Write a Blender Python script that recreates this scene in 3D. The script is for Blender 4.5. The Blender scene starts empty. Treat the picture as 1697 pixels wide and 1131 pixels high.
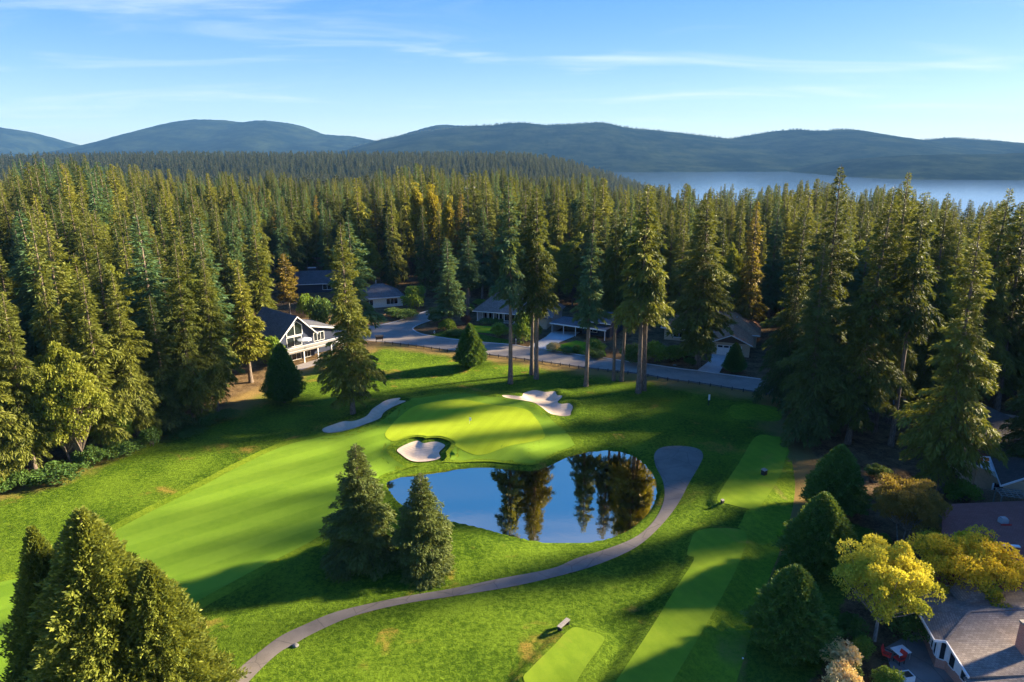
import bpy, bmesh, math, random
import numpy as np
from mathutils import Vector, Matrix
from mathutils.geometry import delaunay_2d_cdt

SC = bpy.context.scene
COL = SC.collection
R = math.radians

# ------------------------------------------------------------ camera
CAM_H, FPX, W, H = 42.0, 1147.0, 1697.0, 1131.0
HORIZON = 240.0
PITCH = math.atan((H / 2 - HORIZON) / FPX)
SP, CP = math.sin(PITCH), math.cos(PITCH)
cam = bpy.data.cameras.new('camera')
cam.sensor_width = 36.0
cam.lens = 36.0 * FPX / W
cam.clip_start, cam.clip_end = 0.5, 60000.0
camo = bpy.data.objects.new('camera', cam)
COL.objects.link(camo)
camo.location = (0, 0, CAM_H)
camo.rotation_euler = (math.pi / 2 - PITCH, 0, 0)
SC.camera = camo

# ------------------------------------------------------------ sky, sun, exposure
SUN_AZ, SUN_EL = R(19.0), R(20.5)          # azimuth from +X towards +Y
sd = Vector((math.cos(SUN_EL) * math.cos(SUN_AZ), math.cos(SUN_EL) * math.sin(SUN_AZ), math.sin(SUN_EL)))
world = bpy.data.worlds.new('World')
SC.world = world
world.use_nodes = True
wn = world.node_tree
wn.nodes.clear()
wo = wn.nodes.new('ShaderNodeOutputWorld')
bg = wn.nodes.new('ShaderNodeBackground')
sky = wn.nodes.new('ShaderNodeTexSky')
sky.sky_type = 'NISHITA'
sky.sun_disc = False
sky.sun_elevation = SUN_EL
sky.sun_rotation = math.pi / 2 - SUN_AZ
sky.altitude = 100
sky.air_density, sky.dust_density, sky.ozone_density = 0.8, 0.2, 4.0
hs = wn.nodes.new('ShaderNodeHueSaturation')
hs.inputs['Saturation'].default_value = 2.12
hs.inputs['Hue'].default_value = 0.526
gm = wn.nodes.new('ShaderNodeGamma')
gm.inputs['Gamma'].default_value = 0.42
wn.links.new(sky.outputs[0], gm.inputs['Color'])
wn.links.new(gm.outputs[0], hs.inputs['Color'])
# thin cirrus: noise on a flat cloud deck seen along the view direction, the same all round the sky
tc = wn.nodes.new('ShaderNodeTexCoord')
sep = wn.nodes.new('ShaderNodeSeparateXYZ')
wn.links.new(tc.outputs['Generated'], sep.inputs[0])


def wmath(op, a, b=None, c=None, clamp=False):
    n = wn.nodes.new('ShaderNodeMath')
    n.operation = op
    n.use_clamp = clamp
    for i, v in enumerate((a, b, c)):
        if v is None:
            continue
        if isinstance(v, (int, float)):
            n.inputs[i].default_value = v
        else:
            wn.links.new(v, n.inputs[i])
    return n.outputs[0]


zc = wmath('ADD', wmath('MAXIMUM', sep.outputs[2], 0.0), 0.09)
cx = wmath('DIVIDE', sep.outputs[0], zc)
cy = wmath('DIVIDE', sep.outputs[1], zc)
comb = wn.nodes.new('ShaderNodeCombineXYZ')
wn.links.new(cx, comb.inputs[0])
wn.links.new(cy, comb.inputs[1])
mp = wn.nodes.new('ShaderNodeMapping')
mp.inputs['Rotation'].default_value = (0, 0, R(-18))
mp.inputs['Scale'].default_value = (0.55, 1.1, 1)
mp.inputs['Location'].default_value = (3.3, 1.2, 0)
wn.links.new(comb.outputs[0], mp.inputs[0])
nz = wn.nodes.new('ShaderNodeTexNoise')
nz.inputs['Scale'].default_value = 0.9
nz.inputs['Detail'].default_value = 8
nz.inputs['Roughness'].default_value = 0.55
nz.inputs['Distortion'].default_value = 0.9
wn.links.new(mp.outputs[0], nz.inputs['Vector'])
mr = wn.nodes.new('ShaderNodeMapRange')
mr.inputs['From Min'].default_value = 0.49
mr.inputs['From Max'].default_value = 0.82
mr.inputs['To Max'].default_value = 0.55
mr.interpolation_type = 'SMOOTHSTEP'
wn.links.new(nz.outputs['Fac'], mr.inputs['Value'])
mix = wn.nodes.new('ShaderNodeMix')
mix.data_type = 'RGBA'
wn.links.new(mr.outputs[0], mix.inputs['Factor'])
wn.links.new(hs.outputs[0], mix.inputs['A'])
mix.inputs['B'].default_value = (2.05, 2.2, 2.35, 1)
wn.links.new(mix.outputs['Result'], bg.inputs['Color'])
bg.inputs['Strength'].default_value = 0.088
wn.links.new(bg.outputs[0], wo.inputs['Surface'])

sl = bpy.data.lights.new('sun', 'SUN')
sl.energy = 3.7
sl.angle = R(4.0)
sl.color = (1.0, 0.84, 0.60)
so = bpy.data.objects.new('sun', sl)
COL.objects.link(so)
so.rotation_euler = sd.to_track_quat('Z', 'Y').to_euler()

SC.view_settings.view_transform = 'Standard'
SC.view_settings.look = 'None'
SC.view_settings.exposure = 2.75
SC.view_settings.gamma = 1.0
SC.view_settings.use_curve_mapping = False
SC.render.engine = 'CYCLES'
cy_ = SC.cycles
cy_.use_denoising = True
cy_.max_bounces = 6
cy_.diffuse_bounces = 4
cy_.glossy_bounces = 3
cy_.transmission_bounces = 4
cy_.volume_bounces = 0
cy_.transparent_max_bounces = 4
cy_.sample_clamp_indirect = 6.0

# ------------------------------------------------------------ pixels <-> places
def ray(px, py):
    u, v = px - W / 2, py - H / 2
    return u, FPX * CP - v * SP, -(FPX * SP + v * CP)


def at(px, py, z=0.0):
    u, f, d = ray(px, py)
    t = (z - CAM_H) / d
    return (u * t, f * t)


def atd(px, py, dist):
    """point on the ray of a pixel at forward distance dist"""
    u, f, d = ray(px, py)
    t = dist / f
    return (u * t, dist, CAM_H + d * t)


def proj(x, y, z):
    dz = z - CAM_H
    depth = y * CP - dz * SP
    return (W / 2 + FPX * x / depth, H / 2 - FPX * (dz * CP + y * SP) / depth)


def ztop(y, px, py):
    """height at which the ray of pixel row py passes over forward distance y"""
    u, f, d = ray(px, py)
    return CAM_H + d * y / f


def smooth_poly(pts, n=5, closed=True):
    P = np.array(pts, float)
    m = len(P)
    out = []
    rng_ = range(m) if closed else range(m - 1)
    for i in rng_:
        if closed:
            a, b, c, d = P[(i - 1) % m], P[i], P[(i + 1) % m], P[(i + 2) % m]
        else:
            a, b, c, d = P[max(i - 1, 0)], P[i], P[i + 1], P[min(i + 2, m - 1)]
        for k in range(n):
            t = k / n
            out.append(0.5 * ((2 * b) + (-a + c) * t + (2 * a - 5 * b + 4 * c - d) * t * t + (-a + 3 * b - 3 * c + d) * t ** 3))
    if not closed:
        out.append(P[-1])
    return np.array(out)


def gpoly(px, z=0.0, n=5, smooth=True):
    P = [at(a, b, z) for a, b in px]
    return smooth_poly(P, n) if smooth else np.array(P)


def sdist(X, Y, P):
    """signed distance (negative inside) of points to polygon P, numpy"""
    X = np.asarray(X, float)
    Y = np.asarray(Y, float)
    d2 = np.full(X.shape, 1e18)
    ins = np.zeros(X.shape, bool)
    n = len(P)
    for i in range(n):
        ax, ay = P[i]
        bx, by = P[(i + 1) % n]
        ex, ey = bx - ax, by - ay
        L = ex * ex + ey * ey + 1e-12
        t = np.clip(((X - ax) * ex + (Y - ay) * ey) / L, 0, 1)
        d2 = np.minimum(d2, (X - ax - t * ex) ** 2 + (Y - ay - t * ey) ** 2)
        if ay != by:
            c = ((ay > Y) != (by > Y)) & (X < (bx - ax) * (Y - ay) / (by - ay) + ax)
            ins ^= c
    d = np.sqrt(d2)
    return np.where(ins, -d, d)


def sstep(a, b, x):
    t = np.clip((np.asarray(x, float) - a) / (b - a), 0, 1)
    return t * t * (3 - 2 * t)


# ------------------------------------------------------------ outlines of the course, from the photograph
POND_Z = -0.85
pond_P = gpoly([(641, 803), (655, 794), (690, 786), (740, 779), (800, 775), (840, 778), (880, 781), (905, 775), (930, 762),
                (962, 751), (1000, 746), (1032, 749), (1056, 760), (1075, 778), (1086, 800), (1087, 822), (1079, 843),
                (1062, 863), (1038, 881), (1008, 894), (970, 901), (920, 902), (880, 897), (840, 888), (800, 877),
                (760, 868), (725, 860), (690, 850), (660, 832)], POND_Z)
GREEN_Z = 0.75
green_P = gpoly([(638, 722), (648, 706), (664, 690), (690, 673), (731, 665), (768, 663), (814, 671), (868, 678), (888, 694),
                 (900, 714), (899, 728), (851, 738), (797, 747), (764, 743), (731, 736), (690, 737), (655, 734)], GREEN_Z)
bunk_px = [
    [(535, 716), (548, 710), (570, 703), (583, 704), (596, 702), (609, 696), (617, 685), (628, 677), (639, 670), (652, 667),
     (664, 667), (662, 672), (673, 675), (665, 679), (649, 686), (636, 695), (631, 704), (612, 711), (586, 718), (559, 722), (539, 722)],
    [(832, 664), (842, 662), (864, 664), (868, 657), (886, 652), (903, 655), (919, 654), (923, 660), (932, 662), (924, 672),
     (930, 676), (942, 674), (949, 680), (946, 690), (944, 696), (930, 699), (911, 696), (899, 687), (886, 678), (870, 674), (842, 669)],
    [(659, 758), (674, 749), (692, 743), (702, 747), (715, 745), (726, 745), (738, 751), (728, 759), (729, 764), (706, 768), (682, 769), (665, 764)]]
bunk_P = [gpoly(p, -0.35) for p in bunk_px]
fair_P = gpoly([(-60, 985), (0, 966), (77, 944), (217, 866), (341, 803), (400, 772), (470, 740), (530, 726), (560, 725), (600, 718),
                (636, 705), (655, 689), (684, 669), (731, 660), (775, 658), (822, 666), (874, 674), (897, 690), (925, 712), (950, 732),
                (955, 742), (925, 755), (905, 768), (880, 774), (838, 771), (800, 769), (740, 772), (690, 779), (650, 789), (628, 808),
                (590, 845), (520, 896), (430, 942), (332, 994), (200, 1060), (60, 1120), (-80, 1180), (-160, 1110)], 0.1)
TEE_Z = 0.55
tees_px = [
    [(1253, 724), (1285, 724), (1304, 728), (1306, 740), (1292, 790), (1262, 836), (1250, 845), (1207, 836), (1188, 829), (1200, 805), (1225, 768)],
    [(1156, 880), (1200, 876), (1236, 884), (1226, 930), (1196, 990), (1150, 1070), (1112, 1135), (1090, 1180), (990, 1180), (1022, 1128), (1080, 1040), (1120, 975), (1150, 928), (1139, 920), (1144, 900)],
    [(948, 1041), (975, 1046), (996, 1053), (1001, 1063), (975, 1099), (940, 1150), (905, 1165), (868, 1128), (880, 1108), (915, 1073)],
    [(1209, 680), (1216, 671), (1245, 670), (1284, 675), (1296, 684), (1290, 698), (1250, 697), (1216, 694)]]
tees_P = [gpoly(p, TEE_Z, 4) for p in tees_px]
path_edge_l = [(330, 1180), (372, 1131), (431, 1081), (465, 1056), (500, 1039), (562, 1014), (665, 991), (748, 977), (830, 960), (913, 944),
               (954, 927), (1016, 904), (1058, 884), (1087, 855), (1101, 822), (1099, 793), (1087, 768), (1085, 750)]
path_edge_r = [(1099, 742), (1128, 740), (1157, 745), (1165, 757), (1157, 776), (1142, 801), (1124, 834), (1095, 871), (1054, 908), (996, 935),
               (934, 954), (851, 973), (768, 987), (665, 1003), (582, 1024), (520, 1051), (490, 1068), (459, 1086), (413, 1131), (375, 1180)]
path_P = gpoly(path_edge_l + path_edge_r, 0.0, 4)
# road: near edge (fence side) and far edge, left to right
road_near = [(420, 548), (500, 556), (580, 562), (638, 568), (691, 574), (748, 582), (812, 589), (868, 596), (939, 606), (960, 609),
             (1020, 616), (1068, 622), (1112, 630), (1160, 636), (1220, 646), (1270, 653), (1340, 664), (1460, 684), (1600, 708), (1800, 742)]
road_far = [(1800, 706), (1600, 677), (1460, 656), (1340, 640), (1230, 625), (1192, 620), (1156, 615), (1128, 612), (1066, 603), (1034, 599),
            (1000, 594), (960, 589), (904, 580), (871, 576), (848, 572), (800, 568), (761, 564), (717, 558), (698, 554), (687, 549), (684, 545), (689, 541),
            (698, 537), (716, 531), (745, 521), (770, 512), (745, 506), (715, 514), (692, 521), (655, 534), (623, 540), (570, 541), (533, 538), (500, 534), (440, 530)]
road_P = np.array([at(*p) for p in road_near + road_far])
course_P = np.array([at(*p) for p in [(0, 806), (60, 792), (120, 765), (180, 742), (260, 712), (330, 690), (385, 672), (400, 652), (440, 640), (500, 610), (545, 602),
                                      (600, 575), (638, 567), (748, 581), (868, 595), (960, 609), (1068, 622), (1160, 636), (1270, 653), (1300, 665),
                                      (1322, 720), (1348, 780), (1352, 835), (1338, 900), (1300, 1000), (1280, 1060), (1330, 1131)]] +
                    [(14, 20), (-20, 10), (-120, 15), (-110, 60)])
patio_P = np.array([at(*p) for p in [(1465, 1075), (1530, 1040), (1640, 1060), (1720, 1150), (1500, 1190), (1480, 1120)]])
FLAT = []      # level house plots: (x, y, radius)


def vnoise(X, Y, s, seed=0):
    r = np.random.RandomState(seed)
    out = np.zeros(np.shape(X))
    for k in range(7):
        a = r.uniform(0, 6.28)
        f = s * (0.6 + 0.35 * k)
        out = out + np.sin((np.cos(a) * X + np.sin(a) * Y) * f + r.uniform(0, 6.28)) / (1 + 0.5 * k)
    return out / 3.0


def far_z(X, Y):
    X = np.asarray(X, float)
    Y = np.asarray(Y, float)
    r = np.hypot(X, Y)
    az = X / np.maximum(np.abs(Y), 60.0)
    right = sstep(0.02, 0.30, az)
    fall = sstep(270, 1250, r)
    z = -fall * (36 + 88 * right)
    # forested ridge on the left, running down into the lake
    crest = np.exp(-((Y - 1850) / 420.0) ** 2)
    env = 1 - sstep(-0.02, 0.275, X / np.maximum(Y, 60.0))
    z = z + crest * env * 36 * sstep(900, 1500, r)
    beyond = sstep(2200, 2700, r)
    z = z * (1 - beyond) + beyond * -124
    return z + vnoise(X, Y, 0.008, 5) * 3.0 * sstep(250, 600, r)


def hz(X, Y):
    X = np.asarray(X, float)
    Y = np.asarray(Y, float)
    sh = X.shape
    X = np.atleast_1d(X).ravel()
    Y = np.atleast_1d(Y).ravel()
    z = far_z(X, Y)
    loc = np.where((X > -140) & (X < 130) & (Y > 5) & (Y < 210))[0]
    if len(loc):
        x, y = X[loc], Y[loc]
        q = vnoise(x, y, 0.10, 1) * 0.14 + vnoise(x, y, 0.045, 2) * 0.3
        keep = np.ones(len(x))

        def near(P, m):
            return (x > P[:, 0].min() - m) & (x < P[:, 0].max() + m) & (y > P[:, 1].min() - m) & (y < P[:, 1].max() + m)

        def blend(P, level, w0, w1, m):
            k = near(P, m)
            if k.any():
                d = sdist(x[k], y[k], P)
                a = 1 - sstep(w0, w1, d)
                q[k] = q[k] * (1 - a) + level * a
        blend(road_P, 0.0, 0.5, 7.0, 8)
        blend(green_P, GREEN_Z, 1.5, 9.0, 10)
        blend(path_P, 0.05, 0.2, 2.5, 3)
        for P in tees_P:
            blend(P, TEE_Z, 0.15, 1.5, 2)
        blend(patio_P, 0.0, 0.5, 4, 5)
        for fx, fy, fr in FLAT:
            a = 1 - sstep(fr, fr + 6, np.hypot(x - fx, y - fy))
            q = q * (1 - a)
        k = near(pond_P, 6)
        if k.any():
            d = sdist(x[k], y[k], pond_P)
            a = 1 - sstep(0.0, 4.5, d)
            lev = np.where(d < 0, POND_Z - 0.15 - np.clip(-d * 0.5, 0, 1.2), POND_Z - 0.12 + np.clip(d, 0, .25) * 1.8)
            q[k] = q[k] * (1 - a) + lev * a
        for P in bunk_P:
            k = near(P, 6)
            if k.any():
                d = sdist(x[k], y[k], P)
                q[k] += 0.32 * np.exp(-((d - 1.1) / 0.9) ** 2) - 0.75 * (1 - sstep(-1.8, 0.35, d))
        z[loc] += q
    return z.reshape(sh)


def hz1(x, y):
    return float(hz(np.array([x]), np.array([y]))[0])


# ------------------------------------------------------------ materials
MATS = {}


class NT:
    def __init__(self, name):
        self.m = bpy.data.materials.new(name)
        self.m.use_nodes = True
        self.t = self.m.node_tree
        self.t.nodes.clear()
        self.out = self.t.nodes.new('ShaderNodeOutputMaterial')
        self.co = None

    def n(self, kind, **kw):
        nd = self.t.nodes.new(kind)
        for k, v in kw.items():
            if hasattr(nd, k) and k not in nd.inputs:
                setattr(nd, k, v)
            else:
                self.set(nd.inputs[k], v)
        return nd

    def set(self, sock, v):
        if isinstance(v, bpy.types.NodeSocket):
            self.t.links.new(v, sock)
        else:
            if isinstance(v, tuple) and len(v) == 3 and sock.type == 'RGBA':
                v = v + (1,)
            sock.default_value = v

    def obj(self):
        if self.co is None:
            self.co = self.n('ShaderNodeTexCoord').outputs['Object']
        return self.co

    def pos(self):
        return self.n('ShaderNodeNewGeometry').outputs['Position']

    def noise(self, scale, detail=4, rough=0.55, vec=None, dist=0.0):
        nd = self.n('ShaderNodeTexNoise')
        nd.inputs['Scale'].default_value = scale
        nd.inputs['Detail'].default_value = detail
        nd.inputs['Roughness'].default_value = rough
        nd.inputs['Distortion'].default_value = dist
        self.t.links.new(vec if vec is not None else self.obj(), nd.inputs['Vector'])
        return nd.outputs['Fac']

    def rng(self, v, a, b, c=0.0, d=1.0, smooth=True):
        nd = self.n('ShaderNodeMapRange')
        if smooth:
            nd.interpolation_type = 'SMOOTHSTEP'
        for i, q in enumerate((v, a, b, c, d)):
            self.set(nd.inputs[i], q)
        return nd.outputs[0]

    def mix(self, f, a, b, blend='MIX'):
        nd = self.n('ShaderNodeMix')
        nd.data_type = 'RGBA'
        nd.blend_type = blend
        self.set(nd.inputs[0], f)
        self.set(nd.inputs[6], a)
        self.set(nd.inputs[7], b)
        return nd.outputs[2]

    def math(self, op, a, b=0.0):
        nd = self.n('ShaderNodeMath', operation=op)
        self.set(nd.inputs[0], a)
        self.set(nd.inputs[1], b)
        return nd.outputs[0]

    def attr(self, name):
        return self.n('ShaderNodeAttribute', attribute_name=name).outputs['Fac']

    def bump(self, h, strength=0.5, dist=0.05):
        nd = self.n('ShaderNodeBump')
        nd.inputs['Strength'].default_value = strength
        nd.inputs['Distance'].default_value = dist
        self.t.links.new(h, nd.inputs['Height'])
        return nd.outputs[0]

    def scaled(self, sx, sy, sz, rot=0.0, vec=None):
        nd = self.n('ShaderNodeMapping')
        nd.inputs['Scale'].default_value = (sx, sy, sz)
        nd.inputs['Rotation'].default_value = (0, 0, rot)
        self.t.links.new(vec if vec is not None else self.obj(), nd.inputs[0])
        return nd.outputs[0]

    def princ(self, col, rough=0.8, normal=None, **kw):
        p = self.n('ShaderNodeBsdfPrincipled')
        self.set(p.inputs['Base Color'], col)
        self.set(p.inputs['Roughness'], rough)
        if normal is not None:
            self.set(p.inputs['Normal'], normal)
        for k, v in kw.items():
            self.set(p.inputs[k], v)
        return p.outputs[0]

    def done(self, sh):
        self.t.links.new(sh, self.out.inputs['Surface'])
        return self.m


def M(name, col, rough=0.7, var=0.25, scale=3.0, bump=0.0, **kw):
    if name in MATS:
        return MATS[name]
    b = NT(name)
    nf = b.noise(scale, 5)
    c2 = tuple(x * (1 - var) for x in col)
    c3 = tuple(min(1, x * (1 + var * 0.6)) for x in col)
    c = b.mix(b.rng(nf, 0.3, 0.7), c2, c3)
    nrm = b.bump(b.noise(scale * 6, 3), bump, 0.02) if bump else None
    MATS[name] = b.done(b.princ(c, rough, nrm, **kw))
    return MATS[name]


def foliage_mat(name, dark, light, transl=0.35, hue=0.5, tip=None):
    b = NT(name)
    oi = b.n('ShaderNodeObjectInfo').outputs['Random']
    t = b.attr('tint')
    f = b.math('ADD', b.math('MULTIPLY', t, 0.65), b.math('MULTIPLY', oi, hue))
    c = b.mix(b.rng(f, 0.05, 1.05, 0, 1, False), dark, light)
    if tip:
        c = b.mix(b.rng(b.attr('tipf'), 0.3, 0.85), c, tip)
    d = b.princ(c, 0.62, None, **{'Specular IOR Level': 0.25})
    tr = b.n('ShaderNodeBsdfTranslucent')
    b.set(tr.inputs[0], b.mix(0.5, c, (0.30, 0.30, 0.02)))
    ms = b.n('ShaderNodeMixShader')
    ms.inputs[0].default_value = transl
    b.t.links.new(d, ms.inputs[1])
    b.t.links.new(tr.outputs[0], ms.inputs[2])
    return b.done(ms.outputs[0])


def bark_mat(name, a, c):
    b = NT(name)
    v = b.scaled(6, 6, 1.2)
    nf = b.noise(1.5, 6, 0.65, v)
    col = b.mix(b.rng(nf, 0.35, 0.7), a, c)
    return b.done(b.princ(col, 0.95, b.bump(nf, 0.8, 0.06)))


def turf_mat(name, dark, light, dry=None, dry_amt=0.0, fine=9.0, coarse=0.25, stripe=None, bumpy=0.4, extra=None):
    b = NT(name)
    P = b.pos()
    big = b.noise(coarse, 4, 0.55, P)
    med = b.noise(1.3, 5, 0.6, P)
    fin = b.noise(fine, 5, 0.75, P)
    if bumpy > 0.5:
        fin = b.rng(b.math('ADD', b.math('MULTIPLY', b.noise(2.6, 6, 0.72, P, 0.5), 0.6), b.math('MULTIPLY', fin, 0.4)), 0.36, 0.64, 0.1, 0.9)
    f = b.math('ADD', b.math('MULTIPLY', big, 0.6), b.math('ADD', b.math('MULTIPLY', med, 0.22), b.math('MULTIPLY', fin, 0.36)))
    c = b.mix(b.rng(f, 0.38, 0.80), dark, light)
    if stripe:
        ang, width, amt = stripe
        w = b.n('ShaderNodeTexWave', wave_type='BANDS', wave_profile='SIN')
        w.inputs['Scale'].default_value = 0.314 / width
        w.inputs['Distortion'].default_value = 0.35
        b.t.links.new(b.scaled(1, 1, 1, ang, P), w.inputs['Vector'])
        s = b.rng(w.outputs['Fac'], 0.35, 0.65)
        c = b.mix(b.math('MULTIPLY', s, amt), c, tuple(x * 1.45 for x in light))
    if dry:
        dn = b.noise(0.16, 6, 0.62, P, 0.6)
        dm = b.rng(dn, 0.60 - dry_amt * 0.25, 0.74 - dry_amt * 0.25)
        c = b.mix(b.math('MULTIPLY', dm, b.rng(fin, 0.25, 0.65, 0.35, 1.0)), c, dry)
    if extra:
        c = extra(b, c, fin, med)
    return b.done(b.princ(c, 0.85, b.bump(fin, bumpy, 0.25), **{'Specular IOR Level': 0.02}))


def ground_extra(b, c, fin, med):
    """beside the mown course: dry verge, then needle litter and earth under the trees"""
    P = b.pos()
    e = b.math('ADD', b.attr('edge'), b.math('MULTIPLY', b.math('SUBTRACT', b.noise(0.22, 5, 0.6, P), 0.5), 7.0))
    dirt = b.mix(b.rng(b.noise(0.5, 6, 0.65, P), 0.35, 0.7), (0.085, 0.052, 0.026), (0.23, 0.155, 0.08))
    dirt = b.mix(b.rng(fin, 0.4, 0.75, 0, 0.5), dirt, (0.30, 0.20, 0.10))
    c = b.mix(b.rng(e, -6.5, -1.5), c, (0.33, 0.22, 0.075))
    c = b.mix(b.rng(e, -1.2, 2.0), c, dirt)
    lawn = b.rng(b.math('ADD', b.attr('lawn'), b.math('MULTIPLY', b.math('SUBTRACT', med, 0.5), 0.8)), 0.35, 0.6)
    c = b.mix(lawn, c, b.mix(b.rng(fin, 0.3, 0.7), (0.06, 0.12, 0.012), (0.13, 0.20, 0.022)))
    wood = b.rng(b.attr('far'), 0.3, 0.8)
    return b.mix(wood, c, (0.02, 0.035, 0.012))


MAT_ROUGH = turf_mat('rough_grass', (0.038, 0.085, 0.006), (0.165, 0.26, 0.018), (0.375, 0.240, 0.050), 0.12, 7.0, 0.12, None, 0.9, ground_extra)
MAT_FAIR = turf_mat('fairway_turf', (0.105, 0.2, 0.014), (0.185, 0.29, 0.024), None, 0, 12.0, 0.07, (R(52), 4.5, 0.2), 0.25)
MAT_GREEN = turf_mat('green_turf', (0.23, 0.31, 0.014), (0.30, 0.38, 0.022), None, 0, 14.0, 0.10, (R(20), 2.0, 0.10), 0.1)
MAT_TEE = turf_mat('tee_turf', (0.11, 0.19, 0.012), (0.21, 0.29, 0.02), (0.240, 0.240, 0.030), 0.1, 12.0, 0.2, (R(-28), 1.6, 0.07), 0.25)
MAT_STRIP = turf_mat('mown_rough', (0.08, 0.145, 0.008), (0.205, 0.285, 0.018), (0.2, 0.2, 0.04), 0.2, 9.0, 0.15, (R(-28), 1.3, 0.12), 0.6)
MAT_CUT = turf_mat('first_cut', (0.085, 0.155, 0.008), (0.20, 0.275, 0.018), None, 0, 9.0, 0.15, None, 0.6)
MAT_LAWN = turf_mat('lawn_turf', (0.1, 0.2, 0.01), (0.21, 0.31, 0.016), None, 0, 10.0, 0.2, None, 0.3)


def sand_mat():
    b = NT('sand')
    P = b.pos()
    w = b.n('ShaderNodeTexWave', wave_type='RINGS')
    w.inputs['Scale'].default_value = 0.8
    w.inputs['Distortion'].default_value = 6
    b.t.links.new(P, w.inputs['Vector'])
    c = b.mix(b.rng(b.noise(0.8, 5, 0.6, P), 0.35, 0.7), (0.58, 0.44, 0.30), (0.67, 0.53, 0.38))
    return b.done(b.princ(c, 0.95, b.bump(b.math('ADD', w.outputs['Fac'], b.noise(6, 4, 0.6, P)), 0.35, 0.05)))


def asphalt_mat(name, a, c, crack=0.25):
    b = NT(name)
    P = b.pos()
    col = b.mix(b.rng(b.noise(0.35, 6, 0.6, P), 0.3, 0.7), a, c)
    col = b.mix(b.rng(b.noise(18, 3, 0.7, P), 0.45, 0.8, 0, 0.35), col, tuple(x * 1.5 for x in c))
    v = b.n('ShaderNodeTexVoronoi', feature='DISTANCE_TO_EDGE')
    v.inputs['Scale'].default_value = 0.28
    b.t.links.new(b.mix(0.35, P, b.n('ShaderNodeTexNoise', Scale=0.8, Vector=P).outputs['Color'], 'ADD'), v.inputs['Vector'])
    cr = b.math('MULTIPLY', b.rng(v.outputs['Distance'], 0.0, 0.02, 1, 0), crack)
    col = b.mix(cr, col, tuple(x * 0.4 for x in a))
    return b.done(b.princ(col, 0.88, b.bump(b.noise(25, 3, 0.6, P), 0.3, 0.02)))


MAT_SAND = sand_mat()
MAT_ROAD = asphalt_mat('road_asphalt', (0.22, 0.185, 0.15), (0.295, 0.25, 0.20))
MAT_PATH = asphalt_mat('path_asphalt', (0.13, 0.107, 0.083), (0.19, 0.157, 0.125), 0.5)
MAT_CONC = asphalt_mat('concrete', (0.42, 0.40, 0.37), (0.53, 0.51, 0.48), 0.2)
MAT_PAVE = asphalt_mat('patio_paving', (0.17, 0.14, 0.125), (0.26, 0.225, 0.20), 0.5)


def water_mat(name, base, refl, rough, wave, wscale, tint=(0.95, 0.97, 1.0)):
    b = NT(name)
    P = b.pos()
    nrm = b.bump(b.noise(wscale, 3, 0.5, P), wave, 0.02)
    d = b.princ(base, 0.4, None, **{'Specular IOR Level': 0.0})
    g = b.n('ShaderNodeBsdfGlossy')
    g.inputs['Roughness'].default_value = rough
    g.inputs['Color'].default_value = tint + (1,)
    b.set(g.inputs['Normal'], nrm)
    fr = b.n('ShaderNodeFresnel')
    fr.inputs['IOR'].default_value = refl
    b.set(fr.inputs['Normal'], nrm)
    ms = b.n('ShaderNodeMixShader')
    b.t.links.new(fr.outputs[0], ms.inputs[0])
    b.t.links.new(d, ms.inputs[1])
    b.t.links.new(g.outputs[0], ms.inputs[2])
    return b.done(ms.outputs[0])


MAT_POND = water_mat('pond_water', (0.07, 0.07, 0.055), 1.55, 0.02, 0.12, 1.6, (1.0, 0.76, 0.54))
MAT_LAKE = water_mat('lake_water', (0.03, 0.05, 0.07), 1.6, 0.12, 0.1, 0.02)


def roof_mat(name, a, c, course=0.2):
    b = NT(name)
    br = b.n('ShaderNodeTexBrick')
    br.inputs['Scale'].default_value = 1.0
    br.inputs['Brick Width'].default_value = course * 1.8
    br.inputs['Row Height'].default_value = course
    br.inputs['Mortar Size'].default_value = 0.012
    b.set(br.inputs['Color1'], a)
    b.set(br.inputs['Color2'], c)
    b.set(br.inputs['Mortar'], tuple(x * 0.45 for x in a))
    b.t.links.new(b.n('ShaderNodeUVMap').outputs[0], br.inputs['Vector'])
    col = b.mix(b.rng(b.noise(0.8, 6), 0.3, 0.75, 0, 0.45), br.outputs['Color'], tuple(x * 0.6 for x in a))
    return b.done(b.princ(col, 0.92, b.bump(br.outputs['Fac'], -0.5, 0.02)))


def brick_mat(name, a, c, mortar):
    b = NT(name)
    br = b.n('ShaderNodeTexBrick')
    br.inputs['Scale'].default_value = 1.0
    br.inputs['Brick Width'].default_value = 0.22
    br.inputs['Row Height'].default_value = 0.075
    br.inputs['Mortar Size'].default_value = 0.012
    b.set(br.inputs['Color1'], a)
    b.set(br.inputs['Color2'], c)
    b.set(br.inputs['Mortar'], mortar)
    b.t.links.new(b.n('ShaderNodeUVMap').outputs[0], br.inputs['Vector'])
    return b.done(b.princ(br.outputs['Color'], 0.9, b.bump(br.outputs['Fac'], -0.6, 0.01)))


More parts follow.
